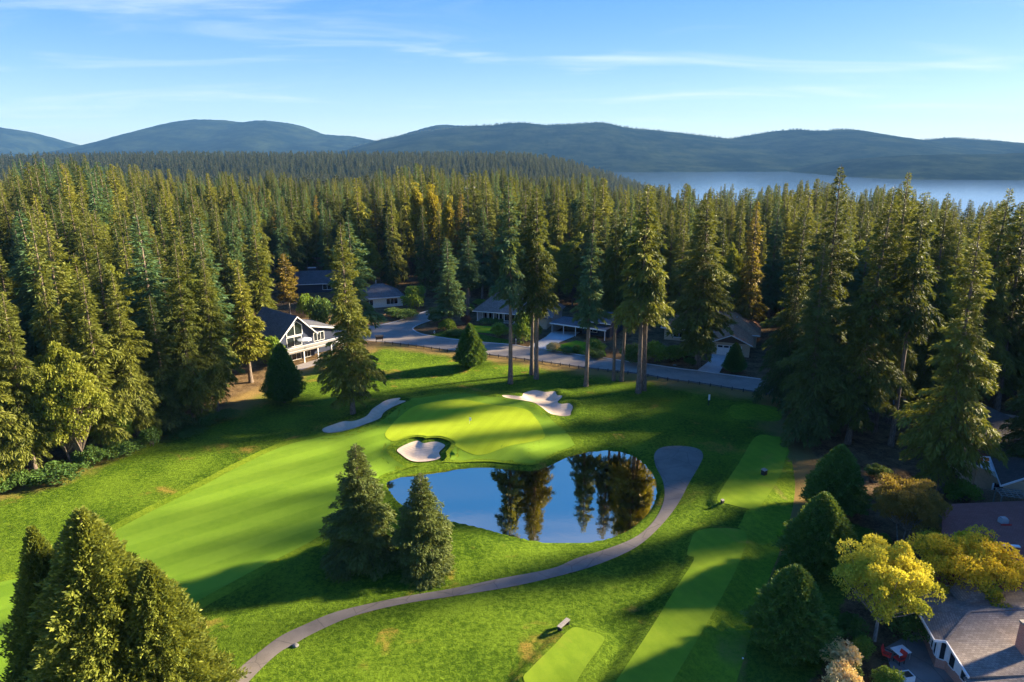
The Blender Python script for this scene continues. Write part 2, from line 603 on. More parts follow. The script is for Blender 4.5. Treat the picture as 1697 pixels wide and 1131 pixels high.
ROOF_GREY = roof_mat('shingle_grey', (0.115, 0.105, 0.10), (0.18, 0.165, 0.155))
ROOF_TAUPE = roof_mat('shingle_taupe', (0.20, 0.155, 0.125), (0.31, 0.25, 0.205), 0.18)
ROOF_BLUE = roof_mat('shingle_slate', (0.09, 0.09, 0.095), (0.13, 0.13, 0.14))
ROOF_BROWN = roof_mat('shingle_brown', (0.33, 0.155, 0.075), (0.45, 0.23, 0.12))
ROOF_RED = roof_mat('shingle_maroon', (0.28, 0.085, 0.06), (0.36, 0.125, 0.09), 0.15)
ROOF_DARK = roof_mat('shingle_dark_brown', (0.075, 0.055, 0.043), (0.12, 0.09, 0.07))
BRICK = brick_mat('red_brick', (0.38, 0.10, 0.05), (0.50, 0.17, 0.09), (0.45, 0.36, 0.30))
WHITE = M('white_paint', (0.78, 0.77, 0.74), 0.5, 0.06)
NAVY = M('navy_siding', (0.018, 0.028, 0.062), 0.6, 0.2)
TAN = M('tan_stucco', (0.56, 0.43, 0.28), 0.85, 0.12)
CREAM = M('cream_siding', (0.66, 0.62, 0.52), 0.75, 0.1)
GREYW = M('grey_siding', (0.42, 0.42, 0.40), 0.75, 0.1)
GLASS = M('window_glass', (0.015, 0.02, 0.025), 0.06, 0.2, **{'Specular IOR Level': 0.8})
WOOD = M('weathered_wood', (0.16, 0.105, 0.065), 0.85, 0.35, 6, 0.3)
DARKWOOD = M('dark_wood', (0.045, 0.034, 0.027), 0.85, 0.35, 6, 0.3)
CEDARW = M('cedar_boards', (0.33, 0.19, 0.10), 0.8, 0.35, 5, 0.2)
GREYWOOD = M('grey_wood', (0.27, 0.24, 0.20), 0.85, 0.25, 6, 0.2)
METAL = M('grey_metal', (0.45, 0.45, 0.44), 0.45, 0.1, 4, 0, Metallic=0.6)
BLACK = M('black_plastic', (0.012, 0.012, 0.013), 0.6, 0.2)
RED = M('red_fabric', (0.55, 0.03, 0.02), 0.8, 0.2)
ROCKM = M('rock', (0.20, 0.19, 0.17), 0.95, 0.4, 8, 0.6)
BARK = bark_mat('fir_bark', (0.085, 0.062, 0.045), (0.25, 0.19, 0.14))
BARK_P = bark_mat('pale_bark', (0.15, 0.125, 0.10), (0.42, 0.37, 0.31))

# ------------------------------------------------------------ object helpers
def link(o):
    COL.objects.link(o)
    return o


def tag(o, label=None, cat=None, group=None, kind=None):
    if label:
        o['label'] = label
    if cat:
        o['category'] = cat
    if group:
        o['group'] = group
    if kind:
        o['kind'] = kind
    return o


def empty(name, loc, rz=0.0):
    o = bpy.data.objects.new(name, None)
    o.empty_display_size = 0.3
    o.location = loc
    o.rotation_euler = (0, 0, rz)
    return link(o)


def mesh_np(name, V, F, mats, smooth=False, attrs=None, mi=None):
    """V (n,3); F (m,k) uniform faces or list of such arrays"""
    V = np.asarray(V, np.float32)
    Fs = F if isinstance(F, list) else [F]
    Fs = [np.asarray(f, np.int32) for f in Fs if len(f)]
    me = bpy.data.meshes.new(name)
    me.vertices.add(len(V))
    me.vertices.foreach_set('co', V.ravel())
    tot = np.concatenate([np.full(len(f), f.shape[1], np.int32) for f in Fs])
    idx = np.concatenate([f.ravel() for f in Fs])
    st = np.concatenate([[0], np.cumsum(tot)[:-1]]).astype(np.int32)
    me.loops.add(len(idx))
    me.loops.foreach_set('vertex_index', idx)
    me.polygons.add(len(tot))
    me.polygons.foreach_set('loop_start', st)
    me.polygons.foreach_set('loop_total', tot)
    if smooth:
        me.polygons.foreach_set('use_smooth', np.ones(len(tot), bool))
    for m in (mats if isinstance(mats, (list, tuple)) else [mats]):
        me.materials.append(m)
    if mi is not None:
        me.polygons.foreach_set('material_index', np.asarray(mi, np.int32))
    for k, (dom, a) in (attrs or {}).items():
        at_ = me.attributes.new(k, 'FLOAT', dom)
        at_.data.foreach_set('value', np.asarray(a, np.float32))
    me.update(calc_edges=True)
    return me


def obj(name, me, parent=None, loc=None):
    o = bpy.data.objects.new(name, me)
    if parent is not None:
        o.parent = parent
    if loc is not None:
        o.location = loc
    return link(o)


class MB:
    """collects simple solids, then links them as one mesh with box-mapped UVs in metres"""
    def __init__(self):
        self.v, self.f = [], []

    def poly(self, pts, thick=None):
        n = len(self.v)
        k = len(pts)
        if thick is None:
            self.v += [tuple(p) for p in pts]
            self.f.append(tuple(range(n, n + k)))
            return self
        t = Vector(thick)
        self.v += [tuple(p) for p in pts] + [tuple(Vector(p) + t) for p in pts]
        self.f.append(tuple(range(n, n + k)))
        self.f.append(tuple(range(n + 2 * k - 1, n + k - 1, -1)))
        for i in range(k):
            j = (i + 1) % k
            self.f.append((n + i, n + k + i, n + k + j, n + j))
        return self

    def box(self, x0, x1, y0, y1, z0, z1):
        return self.poly([(x0, y0, z0), (x1, y0, z0), (x1, y1, z0), (x0, y1, z0)], (0, 0, z1 - z0))

    def bar(self, a, b, w, h=None):
        a, b = Vector(a), Vector(b)
        d = (b - a).normalized()
        up = Vector((0, 0, 1)) if abs(d.z) < 0.9 else Vector((0, 1, 0))
        s = d.cross(up).normalized()
        u = s.cross(d)
        h = h or w
        return self.poly([a - s * w / 2 - u * h / 2, a + s * w / 2 - u * h / 2, a + s * w / 2 + u * h / 2, a - s * w / 2 + u * h / 2], b - a)

    def tube(self, a, b, r0, r1=None, n=8):
        a, b = Vector(a), Vector(b)
        r1 = r0 if r1 is None else r1
        d = (b - a).normalized()
        up = Vector((0, 0, 1)) if abs(d.z) < 0.9 else Vector((0, 1, 0))
        s = d.cross(up).normalized()
        u = s.cross(d)
        k = len(self.v)
        for p, r in ((a, r0), (b, r1)):
            for i in range(n):
                t = 2 * math.pi * i / n
                self.v.append(tuple(p + s * r * math.cos(t) + u * r * math.sin(t)))
        for i in range(n):
            j = (i + 1) % n
            self.f.append((k + i, k + j, k + n + j, k + n + i))
        self.f.append(tuple(range(k + n - 1, k - 1, -1)))
        self.f.append(tuple(range(k + n, k + 2 * n)))
        return self

    def build(self, name, mat, parent=None, loc=None):
        me = bpy.data.meshes.new(name)
        me.from_pydata(self.v, [], self.f)
        me.materials.append(mat)
        if len(self.f) > 1:
            bm = bmesh.new()
            bm.from_mesh(me)
            bmesh.ops.recalc_face_normals(bm, faces=bm.faces)
            bm.to_mesh(me)
            bm.free()
        uv = me.uv_layers.new(name='UVMap')
        for p in me.polygons:
            nrm = p.normal
            up = Vector((0, 0, 1)) if abs(nrm.z) < 0.97 else Vector((0, 1, 0))
            s = up.cross(nrm).normalized()
            t = nrm.cross(s)
            for li in p.loop_indices:
                c = me.vertices[me.loops[li].vertex_index].co
                uv.data[li].uv = (c.dot(s), c.dot(t))
        return obj(name, me, parent, loc)


def sheet(name, P, mat, zoff, res=1.2, parent=None, holes=()):
    """a sheet over polygon P that follows the ground, zoff above it"""
    P = np.asarray(P, float)
    x0, y0 = P.min(0)
    x1, y1 = P.max(0)
    gx, gy = np.meshgrid(np.arange(x0, x1, res), np.arange(y0, y1, res))
    gx, gy = gx.ravel() + 0.013, gy.ravel() + 0.017
    k = sdist(gx, gy, P) < -res * 0.45
    n = len(P)
    E = [(i, (i + 1) % n) for i in range(n)]
    loops = [P]
    for Q in holes:
        k &= sdist(gx, gy, Q) > res * 0.45
        m0 = sum(len(q) for q in loops)
        E += [(m0 + i, m0 + (i + 1) % len(Q)) for i in range(len(Q))]
        loops.append(Q)
    pts = np.vstack(loops + [np.column_stack([gx[k], gy[k]])])
    r = list(delaunay_2d_cdt([Vector(p) for p in pts], E, [], 1 if not holes else 0, 1e-4))
    V2 = np.array([tuple(v) for v in r[0]])
    if holes:
        T3 = np.array([tuple(f) for f in r[2]])
        C = V2[T3].mean(1)
        kk = sdist(C[:, 0], C[:, 1], P) < 0
        for Q in holes:
            kk &= sdist(C[:, 0], C[:, 1], Q) > 0
        r[2] = T3[kk].tolist()
    z = hz(V2[:, 0], V2[:, 1]) + zoff
    me = bpy.data.meshes.new(name)
    me.from_pydata(np.column_stack([V2, z]).tolist(), [], [tuple(f) for f in r[2]])
    me.materials.append(mat)
    me.polygons.foreach_set('use_smooth', np.ones(len(me.polygons), bool))
    # all faces up
    bm = bmesh.new()
    bm.from_mesh(me)
    bmesh.ops.recalc_face_normals(bm, faces=bm.faces)
    bm.faces.ensure_lookup_table()
    if bm.faces and bm.faces[0].normal.z < 0:
        bmesh.ops.reverse_faces(bm, faces=bm.faces)
    bm.to_mesh(me)
    bm.free()
    return obj(name, me, parent)


# ------------------------------------------------------------ ground
def axis(lo, hi, step, far, grow=1.16):
    a = list(np.arange(lo, hi + 1e-6, step))
    s, x = step, a[-1]
    while x < far:
        s *= grow
        s = min(s, 260)
        x += s
        a.append(x)
    return a


HOUSE_SPOTS = {}
xs_r = axis(0, 70, 0.45, 9700, 1.12)
xs = np.array(sorted([-x for x in xs_r[1:]] + xs_r))
ys_f = axis(34, 150, 0.45, 9900, 1.10)
ys_b = [34 - 0.6 * 1.25 ** i * 4 for i in range(0, 26)]
ys = np.array(sorted([y for y in ys_b if y > -1500 and y < 33.5] + ys_f))
lawn_px = [[(1335, 835), (1420, 870), (1450, 880), (1440, 905), (1420, 960), (1390, 1010), (1400, 1060), (1360, 1110), (1290, 1180), (1235, 1131), (1235, 1060), (1255, 1000), (1305, 900)],
           [(690, 562), (760, 566), (845, 574), (850, 566), (800, 556), (740, 548)]]
lawn_P = [np.array([at(*p) for p in q]) for q in lawn_px]
strip_P = gpoly([(1303, 745), (1318, 800), (1304, 880), (1266, 980), (1220, 1131), (1205, 1180), (1085, 1180), (1100, 1131), (1180, 990), (1215, 900), (1225, 870), (1250, 830), (1280, 790)], 0.2, 4)
FLAT += [(-44, 137, 12), (44, 146, 12), (52, 61, 9), (60, 80, 9), (41, 47, 8)]

GX, GY = np.meshgrid(xs, ys)
gx, gy = GX.ravel(), GY.ravel()
gz = hz(gx, gy)
edge = np.clip(sdist(gx, gy, course_P), -30, 30)
# the soil lies a little lower under everything that is laid on it
for P, dp in [(P, 0.2) for P in bunk_P] + [(P, 0.10) for P in tees_P + [green_P, path_P, fair_P, road_P, patio_P, strip_P]]:
    k = (gx > P[:, 0].min()) & (gx < P[:, 0].max()) & (gy > P[:, 1].min()) & (gy < P[:, 1].max())
    if k.any():
        gz[k] -= dp * (1 - sstep(-0.8, -0.25, sdist(gx[k], gy[k], P)))
lawn = np.zeros(len(gx))
k = (np.abs(gx) < 80) & (gy > 30) & (gy < 170)
for P in lawn_P:
    lawn[k] = np.maximum(lawn[k], 1 - sstep(-1.5, 1.5, sdist(gx[k], gy[k], P)))
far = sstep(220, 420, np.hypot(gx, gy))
nx, ny = len(xs), len(ys)
ii = (np.arange(ny - 1)[:, None] * nx + np.arange(nx - 1)[None, :]).ravel()
gf = np.column_stack([ii, ii + 1, ii + nx + 1, ii + nx])
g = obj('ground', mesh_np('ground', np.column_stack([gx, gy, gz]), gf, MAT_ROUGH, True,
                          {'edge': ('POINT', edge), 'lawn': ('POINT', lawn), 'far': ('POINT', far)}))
tag(g, kind='structure')

def offset_poly(P, d):
    t = np.roll(P, -1, 0) - np.roll(P, 1, 0)
    nn = np.column_stack([t[:, 1], -t[:, 0]]) / (np.linalg.norm(t, axis=1)[:, None] + 1e-9)
    A = np.sum(P[:, 0] * np.roll(P[:, 1], -1) - np.roll(P[:, 0], -1) * P[:, 1])
    Q = P + nn * d * np.sign(A)
    # keep only points that really lie d outside, so that bays do not cross over
    k = sdist(Q[:, 0], Q[:, 1], P) > d * 0.9
    return Q[k]


bank_P = [offset_poly(P, 0.9) for P in bunk_P]
near_front = [offset_poly(bunk_P[2], 1.5)]
tag(sheet('fairway', fair_P, MAT_FAIR, 0.025, 0.7, None, [bank_P[0], bank_P[1], near_front[0], offset_poly(pond_P, 1.3)]), kind='structure')
tag(sheet('first_cut', offset_poly(fair_P, 1.4), MAT_CUT, 0.012, 0.8, None, [bank_P[0], bank_P[1], bank_P[2], offset_poly(pond_P, 0.9)]), kind='structure')
tag(sheet('putting_green', green_P, MAT_GREEN, 0.055, 0.7, None, [near_front[0]]), kind='structure')
for i, P in enumerate(tees_P):
    tag(sheet('tee_ground', P, MAT_STRIP if i == 3 else MAT_TEE, 0.03, 0.8), kind='structure')
tag(sheet('mown_strip', strip_P, MAT_STRIP, 0.012, 0.8), kind='structure')
for P in bunk_P:
    tag(sheet('sand_bunker', P, MAT_SAND, 0.05, 0.5), kind='structure')
tag(sheet('cart_path', path_P, MAT_PATH, 0.035, 0.8), kind='structure')
tag(sheet('road', road_P, MAT_ROAD, 0.04, 2.0), kind='structure')
tag(sheet('patio', patio_P, MAT_PAVE, 0.03, 1.0), kind='structure')
for nm, px, mt in [('driveway', [(1156, 614), (1192, 619), (1202, 600), (1219, 588), (1180, 586), (1178, 597)], MAT_CONC),
                   ('driveway', [(876, 575), (905, 579), (925, 570), (950, 560), (962, 552), (915, 551), (905, 560)], MAT_CONC),
                   ('lawn', [(905, 582), (930, 572), (955, 566), (1000, 574), (1005, 590), (960, 587)], MAT_LAWN),
                   ('lawn', [(780, 540), (822, 543), (838, 549), (830, 556), (790, 553)], MAT_LAWN)]:
    tag(sheet(nm, np.array([at(*p) for p in px]), mt, 0.07, 1.2), kind='structure')
pm = MB().poly([(p[0], p[1], POND_Z) for p in offset_poly(pond_P, 0.22)])
po = pm.build('pond_water', MAT_POND)
tag(po, kind='structure')
# pond rim: dark wet stones set along the far bank
# kerbs along the road
def kerb(px_line, off):
    L = smooth_poly([at(*p) for p in px_line], 3, False)
    mb = MB()
    d = np.gradient(L, axis=0)
    nrm = np.column_stack([-d[:, 1], d[:, 0]]) / np.linalg.norm(d, axis=1)[:, None]
    A, B = L + nrm * off, L + nrm * (off + 0.28)
    for i in range(len(L) - 1):
        q = [A[i], A[i + 1], B[i + 1], B[i]]
        z = hz(np.array([c[0] for c in q]), np.array([c[1] for c in q]))
        mb.poly([(c[0], c[1], zz - 0.05) for c, zz in zip(q, z)], (0, 0, 0.19))
    return tag(mb.build('kerb', MAT_CONC), kind='structure')


kerb(road_far[3:26], -0.14)
kerb(road_far[27:31], -0.14)

# lake and the far land
LAKE_Z = -98.0
lk = MB().poly([(-600, 1150, LAKE_Z), (9600, 1150, LAKE_Z), (9600, 4500, LAKE_Z), (-600, 4500, LAKE_Z)])
tag(lk.build('lake_water', MAT_LAKE), kind='structure')


def hill(name, crest_px, dist, depth_f, depth_b, mat, rough=10.0, seed=0, base=-130.0, step=18.0, bend=0.0):
    """a hill whose skyline passes through the given pixels at the given distance: a solid height field"""
    cpx = np.array(crest_px, float)
    X0 = atd(cpx[0, 0], cpx[0, 1], dist)[0]
    X1 = atd(cpx[-1, 0], cpx[-1, 1], dist)[0]
    cx_ = np.array([atd(a, b, dist)[0] for a, b in cpx])
    cz_ = np.array([atd(a, b, dist)[2] for a, b in cpx])
    nx_ = int((X1 - X0) / step)
    X = np.linspace(X0, X1, nx_)
    cz = np.interp(X, cx_, cz_)
    ker = np.hanning(max(5, int(220 / step)) | 1)
    cz = np.convolve(np.pad(cz, len(ker) // 2, 'edge'), ker / ker.sum(), 'valid')
    T = np.concatenate([np.linspace(-1, 0, 46), np.linspace(0, 1, 16)[1:]])
    XX, TT = np.meshgrid(X, T)
    YY = dist + np.where(TT < 0, TT * depth_f, TT * depth_b)
    spur = vnoise(XX, YY * 0.35, 0.0045, seed) * 0.16 + vnoise(XX, YY, 0.002, seed + 3) * 0.1
    prof = np.where(TT < 0, 1 - np.abs(TT) ** 1.25, 1 - TT ** 1.5)
    prof = np.clip(prof + spur * (1 - np.abs(TT)) * np.abs(TT) * 2.6, 0, None)
    ZZ = base + (cz[None, :] - base) * prof
    r = np.random.RandomState(seed)
    ZZ = ZZ + (r.rand(*ZZ.shape) - 0.6) * rough * 0.35 + vnoise(XX, YY, 0.02, seed + 9) * rough * 0.25
    m, n = ZZ.shape
    i0 = (np.arange(m - 1)[:, None] * n + np.arange(n - 1)[None, :]).ravel()
    me = mesh_np(name, np.column_stack([XX.ravel(), YY.ravel(), ZZ.ravel()]), np.column_stack([i0, i0 + 1, i0 + n + 1, i0 + n]), mat, False)
    o = tag(obj(name, me), kind='structure')
    return X, cz


def hill_mat(name, a, c, sc):
    b = NT(name)
    P = b.pos()
    col = b.mix(b.rng(b.noise(sc, 10, 0.72, P), 0.38, 0.7), a, c)
    return b.done(b.princ(col, 1.0, None, **{'Specular IOR Level': 0.0}))


HILL = hill_mat('wooded_hill', (0.002, 0.006, 0.005), (0.026, 0.036, 0.018), 0.004)
hill('hill', [(-500, 215), (-250, 205), (-60, 208), (0, 211), (40, 217), (80, 234), (100, 243), (130, 262), (150, 275)], 7400, 2000, 1300, HILL, 14, 11)
hill('hill', [(20, 262), (80, 247), (110, 245), (160, 245), (190, 247), (260, 262)], 8900, 1200, 900, HILL, 8, 12)
hill('hill', [(150, 258), (168, 246), (200, 235), (245, 214), (268, 211), (285, 203), (320, 198), (370, 199), (400, 203), (430, 199), (480, 204),
              (510, 212), (535, 223), (560, 225), (585, 226), (612, 232), (680, 240), (760, 262)], 7400, 2200, 1300, HILL, 14, 13)
hill('hill', [(590, 250), (640, 232), (690, 216), (730, 206), (775, 209), (820, 215), (880, 230), (960, 260)], 7000, 1300, 1000, HILL, 14, 14)
cr_main = hill('hill', [(520, 268), (560, 254), (600, 241), (640, 230), (700, 219), (760, 211), (820, 207), (850, 204), (880, 205), (905, 208), (950, 206), (995, 203), (1040, 212), (1100, 218),
              (1165, 225), (1210, 231), (1245, 224), (1290, 217), (1320, 215), (1350, 218), (1405, 214), (1450, 222), (1500, 230), (1530, 233), (1570, 229),
              (1640, 233), (1697, 240), (1760, 243), (1900, 236), (2100, 250), (2350, 262)], 5600, 2000, 1200, HILL, 11, 15, step=14)
hill('hill', [(1330, 290), (1370, 278), (1400, 270), (1440, 263), (1490, 259), (1540, 257), (1620, 256), (1697, 254), (1800, 252), (2000, 250), (2300, 260)], 3600, 800, 900, HILL, 8, 16, base=-118, step=10)

# ------------------------------------------------------------ trees
def leaf_quads(p, d, wv, ln, wd, fold=0.0):
    """kite-shaped sprays: p base (n,3), d unit direction, wv unit width vector"""
    n = len(p)
    ln = np.asarray(ln)[:, None]
    wd = np.asarray(wd)[:, None]
    nn = np.cross(d, wv)
    mid = p + d * ln * 0.45
    V = np.empty((n, 4, 3))
    V[:, 0] = p
    V[:, 1] = mid + wv * wd * 0.5 - nn * wd * fold
    V[:, 2] = p + d * ln
    V[:, 3] = mid - wv * wd * 0.5 - nn * wd * fold
    F = np.arange(n * 4).reshape(n, 4)
    return V.reshape(-1, 3), F


def unit(v):
    return v / (np.linalg.norm(v, axis=1)[:, None] + 1e-9)


def perp(d, rs, up=0.5):
    a = rs.normal(size=d.shape)
    a[:, 2] *= up
    w = np.cross(d, a)
    return unit(w)


def cone_sticks(A, B, r0, r1, n=3):
    """many thin tapered limbs at once"""
    A, B = np.asarray(A, float), np.asarray(B, float)
    d = unit(B - A)
    up = np.where(np.abs(d[:, 2:3]) < 0.9, np.array([[0, 0, 1.0]]), np.array([[1.0, 0, 0]]))
    s = unit(np.cross(d, up))
    u = np.cross(s, d)
    m = len(A)
    V = np.empty((m, 2 * n, 3))
    for i in range(n):
        t = 2 * math.pi * i / n
        o = s * math.cos(t) + u * math.sin(t)
        V[:, i] = A + o * np.reshape(r0, (-1, 1))
        V[:, n + i] = B + o * np.reshape(r1, (-1, 1))
    F = []
    b = np.arange(m) * 2 * n
    for i in range(n):
        j = (i + 1) % n
        F.append(np.column_stack([b + i, b + j, b + n + j, b + n + i]))
    return V.reshape(-1, 3), np.vstack(F)


def trunk_rings(Ht, r0, rs, bend=0.02, n=9, rings=9, flare=1.35, top=1.0):
    z = np.linspace(0, 1, rings) ** 1.15 * Ht * top
    ax = np.column_stack([np.sin(z / Ht * 2.2 + rs.uniform(0, 6)) * bend * Ht, np.cos(z / Ht * 1.7 + rs.uniform(0, 6)) * bend * Ht])
    ax -= ax[0]
    rad = r0 * (1 - z / Ht) ** 0.8 + 0.02
    rad[0] *= flare
    V, F = [], []
    for i in range(rings):
        for k in range(n):
            t = 2 * math.pi * k / n
            rr = rad[i] * (1 + 0.08 * math.sin(3 * t + i))
            V.append((ax[i, 0] + rr * math.cos(t), ax[i, 1] + rr * math.sin(t), z[i]))
    for i in range(rings - 1):
        for k in range(n):
            j = (k + 1) % n
            F.append((i * n + k, i * n + j, (i + 1) * n + j, (i + 1) * n + k))
    V = np.array(V)
    V[:n, 2] -= 0.5
    return V, np.array(F), z, ax


def conifer(seed, Ht, cb, Rr, nbr, per_m, sl, sw, droop=0.25, e0=-0.35, e1=0.75, pw=0.78, low=0.18, dead=8, r0=None, gap=0.25, fan=0.34):
    """crown of whorled branches carrying flat drooping sprays; returns (trunk V,F), (crown V,F,tint,tipf)"""
    rs = np.random.RandomState(seed)
    r0 = r0 or Ht * 0.0125
    tv, tf, tz, tax = trunk_rings(Ht, r0, rs, 0.008)
    t = (np.arange(nbr) + rs.rand(nbr)) / nbr
    t = t ** 0.95
    # gaps and lumps: some heights and sides carry short branches
    az = np.arange(nbr) * 2.39996 + rs.normal(0, 0.5, nbr)
    prof = (1 - t) ** pw * np.minimum(1, (t + 0.03) / low) ** 0.6 + 0.008
    lump = 1 + gap * np.sin(t * 23 + rs.uniform(0, 6)) * 0.5 + gap * np.sin(az * 2 + t * 9 + rs.uniform(0, 6)) * 0.7
    L = Rr * prof * lump * rs.uniform(0.62, 1.12, nbr)
    L = np.maximum(L, 0.12)
    z0 = Ht * (cb + (1 - cb) * t * 0.985)
    x0 = np.interp(z0, tz, tax[:, 0])
    y0 = np.interp(z0, tz, tax[:, 1])
    el = e0 + (e1 - e0) * t ** 1.3 + rs.normal(0, 0.13, nbr)
    dr = droop * (1 - 0.6 * t) * rs.uniform(0.6, 1.4, nbr)
    # sprays
    cnt = np.maximum(9, (per_m * L * (0.6 + 0.55 * L / Rr)).astype(int) + 3)
    bi = np.repeat(np.arange(nbr), cnt)
    n = len(bi)
    s = 0.10 + 0.90 * rs.rand(n) ** 0.75
    Lb = L[bi]
    lat = rs.uniform(-1, 1, n) * (fan * Lb * (1.08 - s) ** 0.8 + 0.10)
    ca, sa = np.cos(az[bi]), np.sin(az[bi])
    rr = Lb * s
    zz = z0[bi] + rr * np.tan(el[bi]) * (1 - 0.25 * s) - dr[bi] * Lb * s ** 2 - 0.28 * np.abs(lat) + rs.normal(0, 0.035, n) * Lb
    p = np.column_stack([x0[bi] + ca * rr - sa * lat, y0[bi] + sa * rr + ca * lat, zz])
    sgn = np.sign(lat)
    o = rs.uniform(0.35, 1.0, n)
    q = rs.uniform(0.2, 0.9, n) * sgn
    dz = np.tan(el[bi]) * 0.5 - dr[bi] * s - rs.uniform(0.0, 0.55, n)
    d = unit(np.column_stack([ca * o - sa * q, sa * o + ca * q, dz]) + rs.normal(0, 0.18, (n, 3)))
    w = perp(d, rs, 1.6)
    ln = sl * rs.uniform(0.55, 1.35, n) * (0.52 + 0.48 * np.minimum(1, Lb / Rr * 1.25))
    V, F = leaf_quads(p, d, w, ln, ln * sw, 0.18)
    bt = rs.rand(nbr)
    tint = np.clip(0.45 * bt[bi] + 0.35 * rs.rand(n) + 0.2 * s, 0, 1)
    # leader tuft
    # branch wood
    k = rs.rand(nbr) < 0.8
    A = np.column_stack([x0, y0, z0])[k]
    e = 0.8
    B = A + np.column_stack([np.cos(az) * L * e, np.sin(az) * L * e, L * e * np.tan(el) * 0.8 - dr * L * e * e])[k]
    bv, bf = cone_sticks(A, B, 0.010 * L[k] + 0.02, 0.008 + 0 * L[k])
    if dead and cb > 0.12:
        m = int(dead)
        zz = Ht * cb * rs.uniform(0.45, 1.0, m)
        aa = rs.uniform(0, 6.28, m)
        A = np.column_stack([np.interp(zz, tz, tax[:, 0]), np.interp(zz, tz, tax[:, 1]), zz])
        ll = rs.uniform(0.4, 1.6, m)
        B = A + np.column_stack([np.cos(aa) * ll, np.sin(aa) * ll, -0.25 * ll])
        dv, df = cone_sticks(A, B, 0.03 + 0 * ll, 0.008 + 0 * ll)
        bf = np.vstack([bf, df + len(bv)])
        bv = np.vstack([bv, dv])
    tf = np.vstack([tf, bf + len(tv)])
    tv = np.vstack([tv, bv])
    return (tv, tf), (V, F, tint, s)


def teardrop(seed, Ht, Rr, n, sl, sw=0.5, wide=0.16, base=0.03, lump=0.15, tip=0.85, tops=1):
    """dense clipped-looking cone: sprays pointing up and outwards on a lumpy surface of revolution, with an inner core"""
    rs = np.random.RandomState(seed)
    tv, tf, tz, tax = trunk_rings(Ht, Rr * 0.07, rs, 0.004, 8, 6)

    def rad(t, a):
        pr = np.where(t < wide, np.sqrt(np.clip(t / wide, 0, 1)) * 0.35 + 0.65 * np.sin(np.clip(t / wide, 0, 1) * math.pi / 2), np.clip(1 - (t - wide) / (1 - wide), 0, 1) ** tip)
        ph = rs_ph
        return Rr * pr * (1 + lump * (np.sin(3 * a + 9 * t + ph[0]) * 0.5 + np.sin(7 * a - 17 * t + ph[1]) * 0.6 + np.sin(13 * a + 41 * t + ph[2]) * 0.6 + np.sin(19 * a - 53 * t + ph[0]) * 0.5))
    rs_ph = rs.uniform(0, 6.28, 3)
    # sample by area
    t = rs.rand(n * 4)
    a = rs.uniform(0, 2 * math.pi, n * 4)
    r = rad(t, a)
    keep = rs.rand(n * 4) < (r + 0.05 * Rr) / (1.3 * Rr)
    t, a, r = t[keep][:n], a[keep][:n], r[keep][:n]
    n = len(t)
    dep = 1.06 - 0.42 * rs.rand(n) ** 1.6
    z = Ht * (base + (1 - base) * t)
    p = np.column_stack([np.cos(a) * r * dep, np.sin(a) * r * dep, z])
    o = rs.uniform(0.3, 1.0, n)
    tw = rs.normal(0, 0.45, n)
    d = unit(np.column_stack([np.cos(a + tw) * o, np.sin(a + tw) * o, rs.uniform(-0.25, 1.0, n)]))
    ln = sl * rs.uniform(0.6, 1.4, n)
    V, F = leaf_quads(p, d, perp(d, rs, 1.0), ln, ln * sw, 0.2)
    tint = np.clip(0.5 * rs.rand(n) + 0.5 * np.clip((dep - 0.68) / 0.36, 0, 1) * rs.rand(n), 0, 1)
    # core
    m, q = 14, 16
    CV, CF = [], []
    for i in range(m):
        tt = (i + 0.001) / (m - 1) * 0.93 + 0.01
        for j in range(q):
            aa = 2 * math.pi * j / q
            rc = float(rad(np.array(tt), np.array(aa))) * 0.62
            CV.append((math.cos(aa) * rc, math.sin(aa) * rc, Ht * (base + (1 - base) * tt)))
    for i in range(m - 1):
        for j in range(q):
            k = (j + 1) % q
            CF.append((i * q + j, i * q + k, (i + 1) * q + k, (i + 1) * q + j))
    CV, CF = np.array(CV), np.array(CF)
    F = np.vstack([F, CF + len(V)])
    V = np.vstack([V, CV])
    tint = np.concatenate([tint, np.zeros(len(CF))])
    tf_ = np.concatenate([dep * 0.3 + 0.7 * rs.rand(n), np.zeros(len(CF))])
    return (tv, tf), (V, F, tint, tf_)


